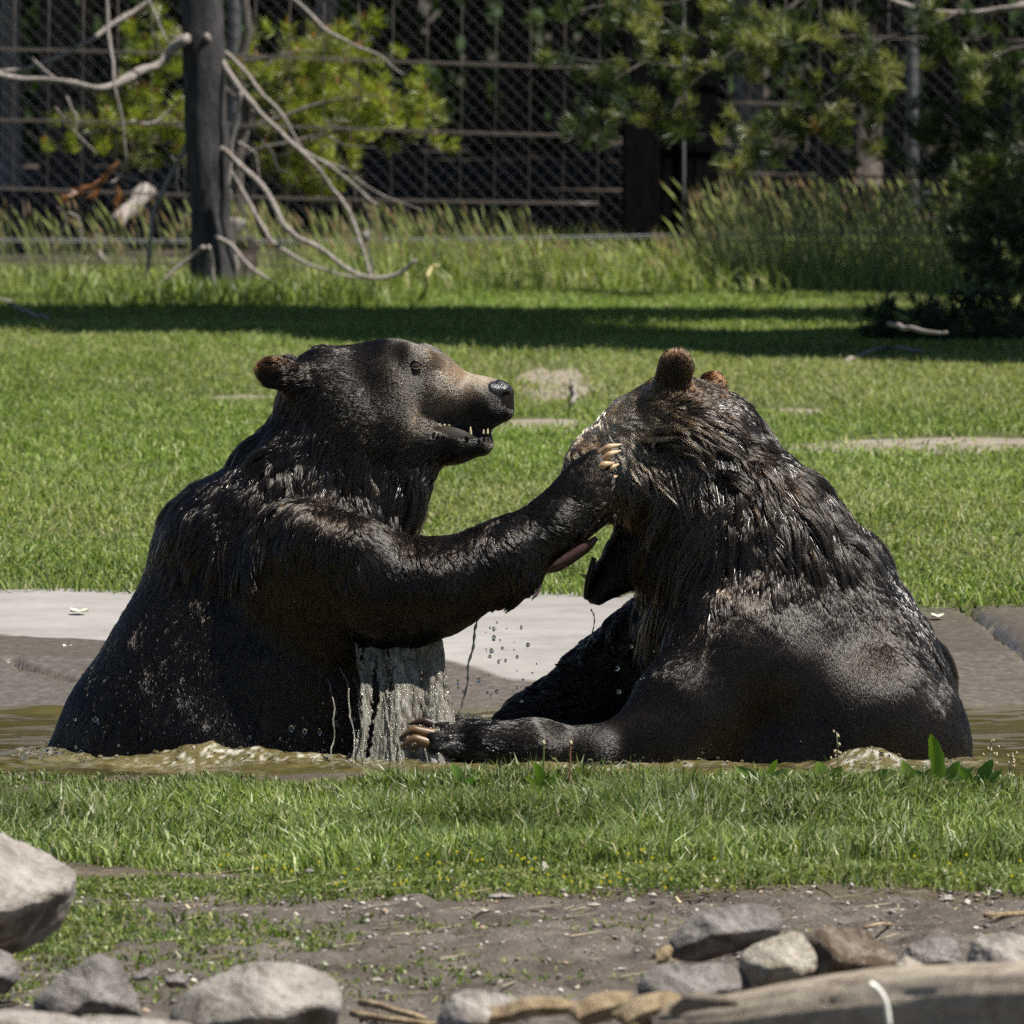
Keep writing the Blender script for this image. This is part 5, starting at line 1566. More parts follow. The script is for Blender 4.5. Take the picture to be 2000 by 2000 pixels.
# broad-leaved weeds on the bank edge: plant > leaf
def broad_leaf(parent, base, tip, width, col, fold=0.25, bend=(0, 0, 0)):
    base, tip = np.array(base, float), np.array(tip, float)
    ax = tip - base; L = np.linalg.norm(ax); ax /= L
    side = np.cross(ax, np.array([0.15, 1.0, 0.1])); side /= np.linalg.norm(side); nor = np.cross(side, ax)
    ts = np.linspace(0, 1, 9); V = []
    prof = np.interp(ts, [0, .15, .35, .6, .85, 1], [.12, .45, .85, 1, .7, .05])
    for i, t_ in enumerate(ts):
        c = base + ax * L * t_ + np.array(bend) * t_ * t_
        wv_ = width * prof[i] * (1 + 0.06 * (1 if i % 2 else -1) * (0 < i < 8)) * .5
        V += [c - side * wv_ + nor * wv_ * fold, c, c + side * wv_ + nor * wv_ * fold]
    F = []
    for i in range(8):
        F += [[3 * i, 3 * i + 1, 3 * i + 4, 3 * i + 3], [3 * i + 1, 3 * i + 2, 3 * i + 5, 3 * i + 4]]
    return link("leaf", mesh_np("leaf", V, np.array(F), M_leaf, True, np.broadcast_to(np.array(col), (27, 3))), parent)


weeds = [  # px base, leaves (dx,dy px,width px, colour)
    ((1838, 1520), [(-8, -82, 34, (0.10, 0.17, 0.02)), (22, -42, 26, (0.08, 0.14, 0.03)), (-46, -20, 26, (0.07, 0.12, 0.03)), (50, -26, 24, (0.09, 0.14, 0.04))], "tall bright dock leaf standing before the right bear's rump"),
    ((1905, 1512), [(20, -36, 30, (0.05, 0.10, 0.02)), (-22, -22, 22, (0.06, 0.11, 0.02)), (40, -10, 20, (0.07, 0.12, 0.03))], "dark broad weed right of the tall dock leaf"),
    ((1788, 1520), [(-14, -44, 30, (0.13, 0.18, 0.06)), (20, -24, 24, (0.09, 0.14, 0.04)), (-44, -10, 22, (0.10, 0.15, 0.05))], "pale broad weed left of the tall dock leaf"),
    ((1690, 1525), [(30, -28, 34, (0.06, 0.11, 0.02)), (-30, -18, 24, (0.08, 0.13, 0.03)), (56, -6, 22, (0.07, 0.12, 0.03))], "dark-leaved weed in front of the right bear's splash"),
    ((1612, 1530), [(-2, -54, 34, (0.12, 0.17, 0.06)), (18, -40, 28, (0.04, 0.08, 0.015)), (-36, -20, 24, (0.08, 0.13, 0.03))], "two-toned broad weed below the right bear's flank"),
    ((1500, 1520), [(4, -46, 16, (0.10, 0.17, 0.02)), (-50, -30, 20, (0.11, 0.16, 0.05)), (26, -22, 26, (0.12, 0.17, 0.06))], "weed with one upright bright leaf below the right bear's elbow"),
    ((1060, 1525), [(-2, -44, 22, (0.07, 0.13, 0.015)), (20, -16, 18, (0.09, 0.14, 0.03)), (-22, -10, 18, (0.09, 0.14, 0.03))], "single upright leaf weed under the right bear's wrist"),
    ((905, 1535), [(-10, -56, 24, (0.12, 0.18, 0.07)), (10, -20, 20, (0.06, 0.12, 0.02)), (30, -14, 18, (0.08, 0.13, 0.03))], "broad weed beside the white stone under the right bear's paw"),
]
for (bx, by), lv, lab in weeds:
    b0 = at(bx, by, 18.45); zg = float(z_near(np.array([b0[0]]), np.array([b0[1]]))[0])
    t = empty("broadleaf_weed", (b0[0], b0[1], zg)); tag(t, lab, "weed", "broad-leaved weeds on the bank")
    dz = b0[2] - zg
    for dx, dy, w_, col in lv:
        col = tuple(c_ * 1.7 for c_ in col); w_ *= .8; dy *= (1 if dy < -80 else .75)
        broad_leaf(t, (0, 0, 0), (dx * .00093, -0.01 + 0.0002 * dx, (12 - dy) * .00098 + max(dz, 0)), w_ * .00105, col, 0.22, (0.012 * np.sign(dx), -0.008, -0.010))
# thin stalks: plant > stem, seed_head
for (px, y0, y1, lean, col, lab) in ((1112, 1520, 1452, 3, (0.20, 0.09, 0.05), "reddish plantain stalk in front of the right bear's forearm"), (1062, 1520, 1452, 0, (0.08, 0.13, 0.03), "thin green stalk left of the reddish one"),
                                     (1640, 1540, 1430, -6, (0.12, 0.14, 0.06), "tall feathery seeding weed before the right bear's flank"), (1925, 1530, 1445, 12, (0.16, 0.17, 0.09), "pale seeding weed at the right edge of the bank"), (1968, 1530, 1470, 10, (0.16, 0.17, 0.09), "short pale seeding weed furthest right on the bank")):
    b0 = at(px, y0, 18.55)
    t = empty("weed_stalk", b0); tag(t, lab, "weed stalk", "thin stalks on the bank")
    tp = at(px + lean, y1, 18.55) - b0
    V, F = tube(np.array([(0, 0, -.02), tp * .5, tp]), [.0018, .0015, .0012], 5, 4); a_ = Acc(); a_.add(V, F); link("stem", a_.mesh("stem", plain("stalk_skin", col, 0.5)), t)
    a_ = Acc()
    for q in range(1 if px < 1200 else 14):
        c = tp + (np.array([0, 0, 0]) if px < 1200 else np.array([rng.normal(0, .008), rng.normal(0, .006), -rng.random() * .05]))
        s_ = 0.004 if px < 1200 else 0.0026
        V, F = tube(np.array([c - [0, 0, s_], c, c + [0, 0, s_ * 1.4]]), [s_ * .4, s_, s_ * .3], 6, 0); a_.add(V, F)
    link("seed_head", a_.mesh("seed_head", plain("seed_chaff", (0.36, 0.30, 0.18), 0.7)), t)
# ------------------------------------------------------------------ rocks, log, dirt stones
def rock_mat(name, c0, c1, c2, stain, sc=6.0, st=0.5):
    m, nt, b = new_mat(name)
    v = obj_vec(nt)
    f = noise_tex(nt, sc, 9, 0.68, v, 0.3); g = noise_tex(nt, sc * 9, 6, 0.7, v); s = noise_tex(nt, sc * .8, 5, 0.7, obj_vec(nt, (1, 1, 1.5)), 1.2)
    c = ramp(nt, f, [(0.28, c0), (0.5, c1), (0.75, c2)])
    c = mixc(nt, g, mixc(nt, 1.0, c, (0.5, 0.49, 0.48), 'MULTIPLY'), mixc(nt, 1.0, c, (1.4, 1.39, 1.38), 'MULTIPLY'))
    sm = ramp(nt, s, [(st - .06, (0, 0, 0)), (min(.99, st + .06), (1, 1, 1))])
    c = mixc(nt, sm, c, stain)
    nt.links.new(c, b.inputs["Base Color"])
    b.inputs["Roughness"].default_value = 0.85; b.inputs["Specular IOR Level"].default_value = 0.25
    mm = N(nt, "ShaderNodeMath", operation='MULTIPLY_ADD'); nt.links.new(g, mm.inputs[0]); mm.inputs[1].default_value = 0.4; nt.links.new(f, mm.inputs[2])
    bump(nt, b, mm.outputs[0], 1.0, 0.04)
    return m


M_rockA = rock_mat("pale_sandstone", (0.27, 0.245, 0.215), (0.37, 0.34, 0.305), (0.46, 0.43, 0.39), (0.13, 0.11, 0.085), 5, .52)
M_rockB = rock_mat("grey_rock", (0.19, 0.172, 0.158), (0.28, 0.258, 0.24), (0.36, 0.338, 0.318), (0.10, 0.086, 0.078), 7, .52)
M_rockC = rock_mat("cream_rock", (0.34, 0.30, 0.24), (0.46, 0.42, 0.35), (0.55, 0.51, 0.44), (0.20, 0.15, 0.10), 7, .53)
M_rockD = rock_mat("streaked_rock", (0.24, 0.20, 0.15), (0.36, 0.31, 0.25), (0.45, 0.40, 0.33), (0.12, 0.085, 0.055), 10, .46)

import bmesh as _bm
def _ico(sub):
    bm = _bm.new(); _bm.ops.create_icosphere(bm, subdivisions=sub, radius=1.0)
    V = np.array([v.co[:] for v in bm.verts]); F = np.array([[v.index for v in f.verts] for f in bm.faces]); bm.free()
    return V, F
ICO5 = _ico(5); ICO2 = _ico(2); ICO1 = _ico(1)


def rock(name, outline, D, depth, label, mat, seed, cat="rock", group=None, topslope=0.25, rough=0.05, sharp=40.0, base=True, fronttilt=0.2):
    """outline: convex photo-pixel silhouette, depth: half thickness in metres"""
    g = np.random.default_rng(seed)
    W = np.array([at(x, y, D) for x, y in outline])
    if base: W[:, 2] = np.where(W[:, 2] < 0.02, W[:, 2] - 0.04, W[:, 2])
    c = W.mean(0); Q = (W - c)[:, [0, 2]]
    area = 0.5 * np.sum(Q[:, 0] * np.roll(Q[:, 1], -1) - np.roll(Q[:, 0], -1) * Q[:, 1])
    planes = []
    for i in range(len(Q)):
        a, b_ = Q[i], Q[(i + 1) % len(Q)]
        e = b_ - a
        nrm = np.array([e[1], -e[0]]) * (1 if area > 0 else -1)
        L = np.linalg.norm(nrm)
        if L < 1e-6: continue
        nrm /= L; h = nrm @ a
        if h < 0.004: continue
        for sy in (-1, 1):
            ty = sy * (topslope + 0.25 * g.random())
            nv = np.array([nrm[0], ty, nrm[1]]); k_ = np.linalg.norm(nv)
            planes.append((nv / k_, h / k_))
    for sy in (-1, 1):
        for _ in range(3):
            nv = np.array([g.normal(0, .35), sy, g.normal(fronttilt, .25)]); nv /= np.linalg.norm(nv)
            planes.append((nv, depth * g.uniform(.8, 1.1)))
    for _ in range(16):
        nv = g.normal(0, 1, 3); nv[1] -= 0.5; nv /= np.linalg.norm(nv)
        sup = min(np.abs(Q).max(), 1.0); q3 = np.concatenate([np.stack([Q[:, 0], np.zeros(len(Q)), Q[:, 1]], -1), [[0, -depth, 0], [0, depth, 0]]])
        planes.append((nv, max(0.01, (q3 @ nv).max() * g.uniform(.80, .97))))
    V, F = ICO5
    NM = np.array([p[0] for p in planes]); HH = np.array([p[1] for p in planes])
    dots = np.clip(V @ NM.T, 1e-4, None) / HH
    r = 1.0 / (np.sum(dots ** sharp, axis=1) ** (1.0 / sharp))
    size = np.abs(Q).max()
    P = V * r[:, None]
    nz = fbm(P / size * 2.4 + seed, 5, .55)
    rid = np.abs(fbm(P / size * 3.5 + seed + 40, 4, .55))
    P = P + V * (size * rough * (0.75 * nz - 1.5 * np.clip(0.16 - rid, 0, 1)) + size * 0.006 * fbm(P / size * 16 + seed, 3, .6))[:, None]
    me = mesh_np(name, P, F, mat)
    o = link(name, me); o.location = tuple(c)
    tag(o, label, cat, group)
    return o


RG = "rocks along the front of the dirt strip"
rock("boulder", [(-140, 1590), (-60, 1578), (0, 1596), (60, 1640), (120, 1682), (158, 1700), (162, 1722), (140, 1790), (85, 1850), (30, 1872), (-80, 1880), (-150, 1780)], 14.3, 0.30, "large pale undercut boulder at the left edge, its top sunlit", M_rockA, 3, "boulder", RG, 0.3, 0.05, 40, False, 0.25)
rock("rock", [(-60, 1860), (-10, 1850), (20, 1862), (42, 1895), (36, 1920), (10, 1945), (-60, 1950)], 13.6, 0.07, "small dark rock at the left edge under the large boulder", M_rockB, 4, "rock", RG)
rock("rock", [(45, 1985), (85, 1925), (150, 1882), (180, 1860), (225, 1870), (250, 1905), (275, 1950), (290, 1985), (180, 2030), (60, 2030)], 13.3, 0.10, "pointed grey rock with dark facets left of the big pale slab", M_rockB, 5, "rock", RG, .5, .07)
rock("rock", [(255, 1910), (285, 1890), (302, 1893), (296, 1915), (262, 1918)], 14.0, 0.03, "small flat stone between the pointed rock and the pale slab", M_rockB, 6, "rock", RG)
rock("rock", [(318, 1908), (350, 1898), (372, 1908), (366, 1930), (325, 1930)], 13.9, 0.03, "small dark stone touching the back of the big pale slab", M_rockB, 16, "rock", RG)
rock("rock", [(320, 1990), (360, 1930), (420, 1900), (470, 1880), (540, 1870), (610, 1880), (650, 1905), (685, 1955), (680, 1990), (600, 2060), (350, 2060)], 12.9, 0.16, "big pale rounded slab in the front row, lower left", M_rockA, 7, "rock", RG, .3, .05)
rock("rock", [(-120, 1960), (0, 1968), (100, 1955), (220, 1948), (320, 1958), (420, 1990), (420, 2100), (-120, 2100)], 12.2, 0.2, "long low pale rock along the bottom left corner", M_rockA, 8, "rock", RG, .3, .05)
rock("rock", [(845, 1995), (870, 1945), (910, 1928), (960, 1932), (1010, 1945), (1045, 1965), (1050, 2000), (960, 2050), (860, 2050)], 12.6, 0.10, "blurred pale rounded rock in the middle of the bottom edge", M_rockA, 9, "rock", RG, .4, .06)
rock("rock", [(1236, 1935), (1250, 1905), (1290, 1880), (1420, 1880), (1470, 1900), (1470, 1950), (1380, 1990), (1250, 1985)], 13.2, 0.12, "flat grey slab lying under the dark slanted rock", M_rockB, 10, "rock", RG, .35, .04)
rock("rock", [(1285, 1868), (1300, 1835), (1345, 1790), (1372, 1772), (1450, 1758), (1515, 1764), (1530, 1790), (1528, 1820), (1470, 1858), (1400, 1878), (1310, 1882)], 13.9, 0.13, "dark grey slanted rock with a lit top and black left face", M_rockB, 11, "rock", RG, .45, .05, 50)
rock("rock", [(1440, 1880), (1450, 1860), (1500, 1830), (1530, 1818), (1570, 1815), (1590, 1850), (1600, 1900), (1560, 1950), (1460, 1950)], 13.2, 0.08, "cream faceted rock between the dark slanted and the streaked rock", M_rockC, 12, "rock", RG, .4, .05, 50)
rock("rock", [(1560, 1880), (1572, 1818), (1600, 1804), (1650, 1806), (1700, 1820), (1740, 1845), (1755, 1880), (1750, 1930), (1570, 1940)], 13.4, 0.10, "brown-streaked rock standing behind the weathered log", M_rockD, 13, "rock", RG, .4, .06)
rock("rock", [(1735, 1905), (1745, 1880), (1770, 1866), (1800, 1880), (1805, 1905), (1770, 1925)], 13.2, 0.05, "small cream stone right of the streaked rock", M_rockC, 14, "rock", RG)
rock("rock", [(1745, 1880), (1770, 1845), (1820, 1825), (1870, 1828), (1890, 1860), (1885, 1905), (1800, 1930), (1750, 1920)], 13.7, 0.08, "grey low rock behind the log, second from the right edge", M_rockB, 15, "rock", RG, .5, .07)
rock("rock", [(1880, 1890), (1900, 1835), (1940, 1820), (2000, 1828), (2080, 1850), (2080, 1930), (1900, 1935)], 13.5, 0.10, "grey-brown rock behind the log at the right edge", M_rockA, 17, "rock", RG, .5, .07)
# stones by the water and on the lawn
rock("white_stone", [(838, 1530), (845, 1502), (870, 1490), (895, 1500), (905, 1525), (880, 1545), (850, 1545)], 18.75, 0.04, "white rounded stone at the pool edge under the right bear's claws", M_rockC, 20, "stone", None, .5, .04)
rock("white_stone", [(1104, 722), (1106, 713), (1116, 709), (1126, 713), (1128, 722)], at_z(1115, 722, 0)[1], 0.015, "small white stone on the lawn between the two heads", M_rockC, 21, "stone", None)
SG = "stones lying on the dirt strip"
for i, (px, py, w_, h_, mt, lab) in enumerate(((490, 1778, 28, 9, M_rockC, "flat pale chip on the dirt left of the middle"), (980, 1752, 32, 8, M_rockA, "flat pale stone in the middle of the dirt"), (1160, 1768, 17, 6, M_rockC, "small flat pale stone right of the middle one"), (1062, 1689, 7, 5, M_rockC, "tiny white pebble at the upper end of the dirt"),
                                               (815, 1769, 8, 5, M_rockC, "tiny white pebble left of the middle stone"), (170, 1790, 11, 8, M_rockB, "grey pebble right of the big boulder"), (428, 1745, 9, 9, M_rockB, "dark pebble standing below the grass"), (605, 1702, 11, 6, M_rockB, "grey pebble at the edge of the creeping weeds"),
                                               (1530, 1703, 16, 9, M_rockB, "dark stone at the lower edge of the grass on the right"), (1850, 1757, 20, 5, M_rockA, "flat stone on the dirt at the right"), (1932, 1765, 8, 7, M_rockD, "brown pebble near the right edge"), (752, 1938, 14, 9, M_rockB, "dark stone between the pale slab and the middle rock"),
                                               (735, 1915, 18, 6, M_rockC, "flat pale chip above the dark stone"), (980, 1922, 18, 5, M_rockC, "flat pale chip behind the middle rock"), (1515, 1812, 9, 6, M_rockB, "grey pebble behind the dark slanted rock"))):
    zz = 0.0; q = at_z(px, py, zz)
    rock("stone", [(px - w_, py + 2), (px - w_ * .7, py - h_ * .6), (px - w_ * .1, py - h_), (px + w_ * .6, py - h_ * .7), (px + w_, py), (px + w_ * .5, py + h_ * .5), (px - w_ * .5, py + h_ * .6)], q[1], w_ * .0005, lab, mt, 60 + i, "stone", SG, .5, .06, 40, False)

# gravel on the dirt (uncountable)
V0, F0 = ICO1
n = 11000
x = rng.uniform(-1.5, 1.5, n); y = rng.uniform(13.2, 16.5, n)
s = 0.0014 + 0.0042 * rng.random(n) ** 4
sc3 = np.stack([s * rng.uniform(.8, 1.6, n), s * rng.uniform(.8, 1.5, n), s * rng.uniform(.5, 1, n)], -1)
rot = rng.random(n) * 6.28
Vn = V0[None] * (1 + 0.25 * rng.normal(0, 1, (n, len(V0), 1))) * sc3[:, None]
cx, sx_ = np.cos(rot)[:, None], np.sin(rot)[:, None]
Vr = np.stack([Vn[..., 0] * cx - Vn[..., 1] * sx_, Vn[..., 0] * sx_ + Vn[..., 1] * cx, Vn[..., 2]], -1) + np.stack([x, y, z_near(x, y) + s * .25], -1)[:, None]
Fn = (F0[None] + (np.arange(n) * len(V0))[:, None, None]).reshape(-1, 3)
gc = np.array([[0.20, 0.18, 0.165], [0.32, 0.29, 0.26], [0.12, 0.105, 0.10], [0.42, 0.38, 0.32], [0.26, 0.19, 0.13]])[rng.choice(5, n, p=[.35, .25, .2, .1, .1])]
M_gravel, nt, b = new_mat("gravel"); a_ = N(nt, "ShaderNodeAttribute", attribute_name="tint"); nt.links.new(a_.outputs["Color"], b.inputs["Base Color"]); b.inputs["Roughness"].default_value = 0.9
o = link("gravel", mesh_np("gravel", Vr.reshape(-1, 3), Fn, M_gravel, True, np.repeat(gc, len(V0), axis=0))); tag(o, "small gravel scattered over the dirt", kind="stuff")
# dry litter: straw and chips
n = 900
x = rng.uniform(-1.5, 1.5, n); y = rng.uniform(13.4, 16.6, n); a = rng.normal(0, .6, n); L = rng.uniform(.006, .03, n) 
d = np.stack([np.cos(a) * L, np.sin(a) * L, 0 * L], -1); c = np.stack([x, y, z_near(x, y) + .006], -1); sd = np.stack([-np.sin(a), np.cos(a), 0 * a], -1) * rng.uniform(.001, .003, n)[:, None]
up_ = np.array([0, 0, .004])
V = np.stack([c - d - sd, c - d + sd, c + d + sd * .6 + up_, c + d - sd * .6 + up_], 1).reshape(-1, 3)
o = link("dry_litter", mesh_np("dry_litter", V, np.arange(4 * n).reshape(-1, 4), M_gravel, False, np.repeat(np.array([[0.40, 0.33, 0.20]]) * rng.uniform(.4, 1.2, n)[:, None], 4, axis=0))); tag(o, "dry straw and chips strewn over the dirt", kind="stuff")

# ---- weathered log -------------------------------------------------------------------
m, nt, b = new_mat("weathered_wood")
v = obj_vec(nt, (2.2, 30, 30), (0, math.radians(5), 0))
f = noise_tex(nt, 1.0, 9, 0.7, v, 0.8); g = noise_tex(nt, 3.5, 6, 0.7, v)
big = noise_tex(nt, 5, 4, .6, obj_vec(nt))
c = ramp(nt, f, [(0.25, (0.13, 0.10, 0.07)), (0.45, (0.30, 0.26, 0.205)), (0.75, (0.44, 0.40, 0.335))])
c = mixc(nt, big, mixc(nt, 1.0, c, (0.8, 0.74, 0.66), 'MULTIPLY'), mixc(nt, 1.0, c, (1.15, 1.12, 1.08), 'MULTIPLY'))
c = mixc(nt, 0.5, c, mixc(nt, g, (0.45, 0.42, 0.4), (1.3, 1.3, 1.3)), 'MULTIPLY')
nt.links.new(c, b.inputs["Base Color"]); b.inputs["Roughness"].default_value = 0.85
bump(nt, b, f, 0.8, 0.01)
M_log = m
M_split = bark_mat("split_wood", (0.13, 0.09, 0.05), (0.32, 0.24, 0.14), (0.48, 0.39, 0.26), 30)


def log_tube(name, P, R, mat, crack_seed, sides=64, n=30, sq=1.0, lumpk=1.0):
    P, R = spline(np.array(P, float), np.array(R, float), n)
    V, F = tube(P, R, sides, 0)
    k = len(P)
    th = np.tile(np.arange(sides) / sides, k); al = np.repeat(np.arange(k) / k, sides)
    gr = fbm(np.stack([al * 5, np.cos(th * 6.283) * 7, np.sin(th * 6.283) * 7], -1) + crack_seed, 4)
    lump = 0.35 * fbm(np.stack([al * 4, np.cos(th * 6.283) * 1.6, np.sin(th * 6.283) * 1.6], -1) + crack_seed + 9, 4)
    crk = np.clip(0.10 - np.abs(fbm(np.stack([al * 2.2, np.cos(th * 6.283) * 4.5, np.sin(th * 6.283) * 4.5], -1) + crack_seed + 3, 2)), 0, 1)
    cen = np.repeat(P, sides, axis=0); rad = V[:k * sides] - cen
    V[:k * sides] = cen + rad * (1 + 0.03 * gr + 0.10 * lump * lumpk - 0.9 * crk * lumpk)[:, None]
    V[:k * sides] += (np.where(np.repeat(np.arange(k), sides) == 0, 1, 0) * rng.normal(0, .012, k * sides))[:, None] * np.array([1, 0, 0])
    acc = Acc(); acc.add(V, F)
    return acc.mesh(name, mat, lumpk == 1.0)


lg = empty("log", at(1700, 1980, 11.6)); l0 = np.array(lg.location)
tag(lg, "thick grey weathered log lying across the lower right corner, blurred", "log")
ll = lambda px, py, D: at(px, py, D) - l0
link("trunk", log_tube("trunk", [ll(1322, 2010, 11.9), ll(1420, 2015, 11.8), ll(1560, 2002, 11.7), ll(1720, 1985, 11.6), ll(2000, 1978, 11.4), ll(2400, 1960, 11.1)], np.array([60, 72, 84, 92, 98, 100]) * 11.7 / 20000, M_log, 2.0), lg)
V, F = tube(np.array([ll(1316, 1975, 11.75), ll(1360, 1955, 11.7), ll(1440, 1958, 11.66)]), [.006, .012, .004], 10, 6); a_ = Acc(); a_.add(V, F); link("pale_splinter", a_.mesh("pale_splinter", M_rockC), lg)
pts = [(1698, 1922), (1712, 1930), (1724, 1945), (1732, 1965), (1737, 2005)]
V, F = tube(np.array([at(x, y, 11.35) for x, y in pts]), [.0045, .0035, .0032, .003, .003], 8, 6); a_ = Acc(); a_.add(V, F)
o = link("white_twig", a_.mesh("white_twig", M_petal)); tag(o, "thin white curved twig hanging over the weathered log", "twig")
# splintered yellow wood left of the log
for i, (P, R, lab) in enumerate((([(985, 1985), (1030, 1968), (1090, 1966), (1150, 1972)], [.013, .014, .012, .004], "yellow splintered stick left of the log, leftmost of three"),
                                 ([(1120, 1990), (1160, 1972), (1200, 1962), (1238, 1955)], [.017, .019, .018, .012], "yellow-brown split wood chunk in the middle of three beside the log"),
                                 ([(1215, 2000), (1255, 1975), (1310, 1962), (1352, 1966)], [.018, .020, .018, .003], "pale split wood piece touching the log's broken end"))):
    me = log_tube("split_wood", [at(x, y, 12.1 - .1 * i) for x, y in P], R, M_split, 5.0 + i, 6, 4, lumpk=0.5)
    o = link("split_wood", me); tag(o, lab, "wood piece", "splintered wood beside the log")
o = link("wood_chip", log_tube("wood_chip", [at(1286, 1876, 13.75), at(1300, 1860, 13.75), at(1312, 1850, 13.75)], [.011, .010, .004], M_split, 8.0, 14, 6)); tag(o, "small yellow wood chip at the foot of the dark slanted rock", "wood chip")
for px0, py0, px1, py1, r, lab in ((1685, 1815, 1738, 1803, .003, "short pale straw on the dirt behind the streaked rock"), (1925, 1785, 2060, 1778, .006, "thin brown stick on the dirt at the right edge"), (700, 1962, 830, 1985, .006, "brown stick between the pale slab and the middle rock"), (690, 1985, 840, 2000, .006, "second brown stick in front of the one beside the pale slab")):
    o = branch_obj("dead_stick", None, [at_z(px0, py0, .012), at_z((px0 + px1) / 2, (py0 + py1) / 2 - 1, .016), at_z(px1, py1, .012)], r, r * .7, M_split, 4, 7); tag(o, lab, "stick", "sticks on the dirt")
# ------------------------------------------------------------------ falling water
def splash_mat(name, tr, col, bumpy, rough=0.08):
    m, nt, b = new_mat(name)
    b.inputs["Base Color"].default_value = (*col, 1)
    b.inputs["Transmission Weight"].default_value = tr
    b.inputs["Roughness"].default_value = rough; b.inputs["IOR"].default_value = 1.33
    f = noise_tex(nt, 1.0, 5, 0.65, obj_vec(nt, (90, 60, 14), (0, 0.25, 0)), 1.2)
    bump(nt, b, f, bumpy, 0.012)
    return m


M_sheet = splash_mat("falling_muddy_water", 0.6, (0.42, 0.40, 0.33), 1.0, 0.12)
_nt = M_sheet.node_tree; _st = noise_tex(_nt, 1.0, 6, 0.7, obj_vec(_nt, (45, 40, 9)), 0.8)
_nt.links.new(ramp(_nt, _st, [(0.32, (0.14, 0.13, 0.10)), (0.5, (0.40, 0.38, 0.31)), (0.68, (0.66, 0.64, 0.57))]), _nt.nodes["Principled BSDF"].inputs["Base Color"])
M_drop = splash_mat("water_drops", 1.0, (0.92, 0.92, 0.90), 0.0, 0.0)
M_foam = splash_mat("water_foam", 0.3, (0.75, 0.74, 0.68), 1.0, 0.1)

t = empty("water_curtain", bear_world(np.array([780.0, 1480.0, -190.0]))); tb = np.array(t.location)
tag(t, "grey sheet of muddy water pouring off the left bear's belly into the pool", "splash")
# main curtain: across s, down q
ns, nq = 160, 110
S_, Q_ = np.meshgrid(np.linspace(0, 1, ns), np.linspace(0, 1, nq), indexing='ij')
topx = 690 + (862 - 690) * S_; topy = 1225 + 0 * S_
botx = 690 + (906 - 690) * S_; boty = 1490 + 4 * np.sin(S_ * 14) - 60 * np.clip(S_ - .82, 0, 1) * 4 * .6
arc = Q_ ** 1.5
uu = topx + (botx - topx) * (Q_ ** 1.35) + 3 * n2(S_ * 12, Q_ * 2, 1.0, 3, 1.0) + 18 * np.sin(Q_ * math.pi) * (1 - S_) ** 2
vv = topy + (boty - topy) * Q_
ww = -165 - 150 * Q_ ** 0.75 - 30 * np.sin(np.clip(S_, 0, 1) * math.pi) * Q_ + 22 * n2(S_ * 5 + Q_ * 1.2, Q_ * 1.3, 1.0, 2, 3.0) + 6 * n2(S_ * 17 + Q_ * 2.5, Q_ * 2.5, 1.0, 3, 5.0) + 3 * n2(S_ * 34, Q_ * 16, 1.0, 3, 5.0)
V = bear_world(np.stack([uu, vv, ww], -1).reshape(-1, 3)) - tb
F = grid_faces(ns, nq)
# ragged holes near the left and the lower edge
cS, cQ = S_.ravel()[F].mean(1), Q_.ravel()[F].mean(1)
hole = n2(cS * 13 + cQ * 1.5, cQ * 2.6, 1.0, 3, 7.0) + 0.35 * n2(cS * 50, cQ * 40, 1.0, 2, 1.0) > (0.12 + 0.75 * np.clip(cS * 2.0, 0, 1) - 0.15 * np.clip((cQ - .75) * 4, 0, 1))
me = mesh_np("water_sheet", V, F[~hole], M_sheet)
so = link("water_sheet", me, t)
md = so.modifiers.new("thickness", 'SOLIDIFY'); md.thickness = 0.006; md.offset = 0
# ropes of water running down it
gW = np.random.default_rng(3)
for i in range(6):
    s0 = gW.random(); x0 = 625 + 230 * s0; x1 = 640 + 262 * s0 + gW.normal(0, 6)
    y0 = 1290 - 30 * s0 ** 1.5 + gW.uniform(0, 40)
    pts = [(x0 + (x1 - x0) * q ** 1.4 + gW.normal(0, 2.5) + 18 * math.sin(q * math.pi) * (1 - s0) ** 2, y0 + (1486 - y0) * q, -195 - 140 * q ** .75 - 30 * math.sin(s0 * 3.14) * q) for q in np.linspace(0, 1, 7)]
    V, F_ = tube(bear_world(np.array(pts)) - tb, gW.uniform(0.9, 2.3) * 1e-3 * (np.array([.5, 1, 1, 1.1, .9, 1, .8])), 7, 5)
    V += 0.0012 * np.stack([vnoise(V * 160), vnoise(V * 160 + 5), vnoise(V * 160 + 15)], -1)
    a_ = Acc(); a_.add(V, F_); link("water_strand", a_.mesh("water_strand", M_sheet), t)

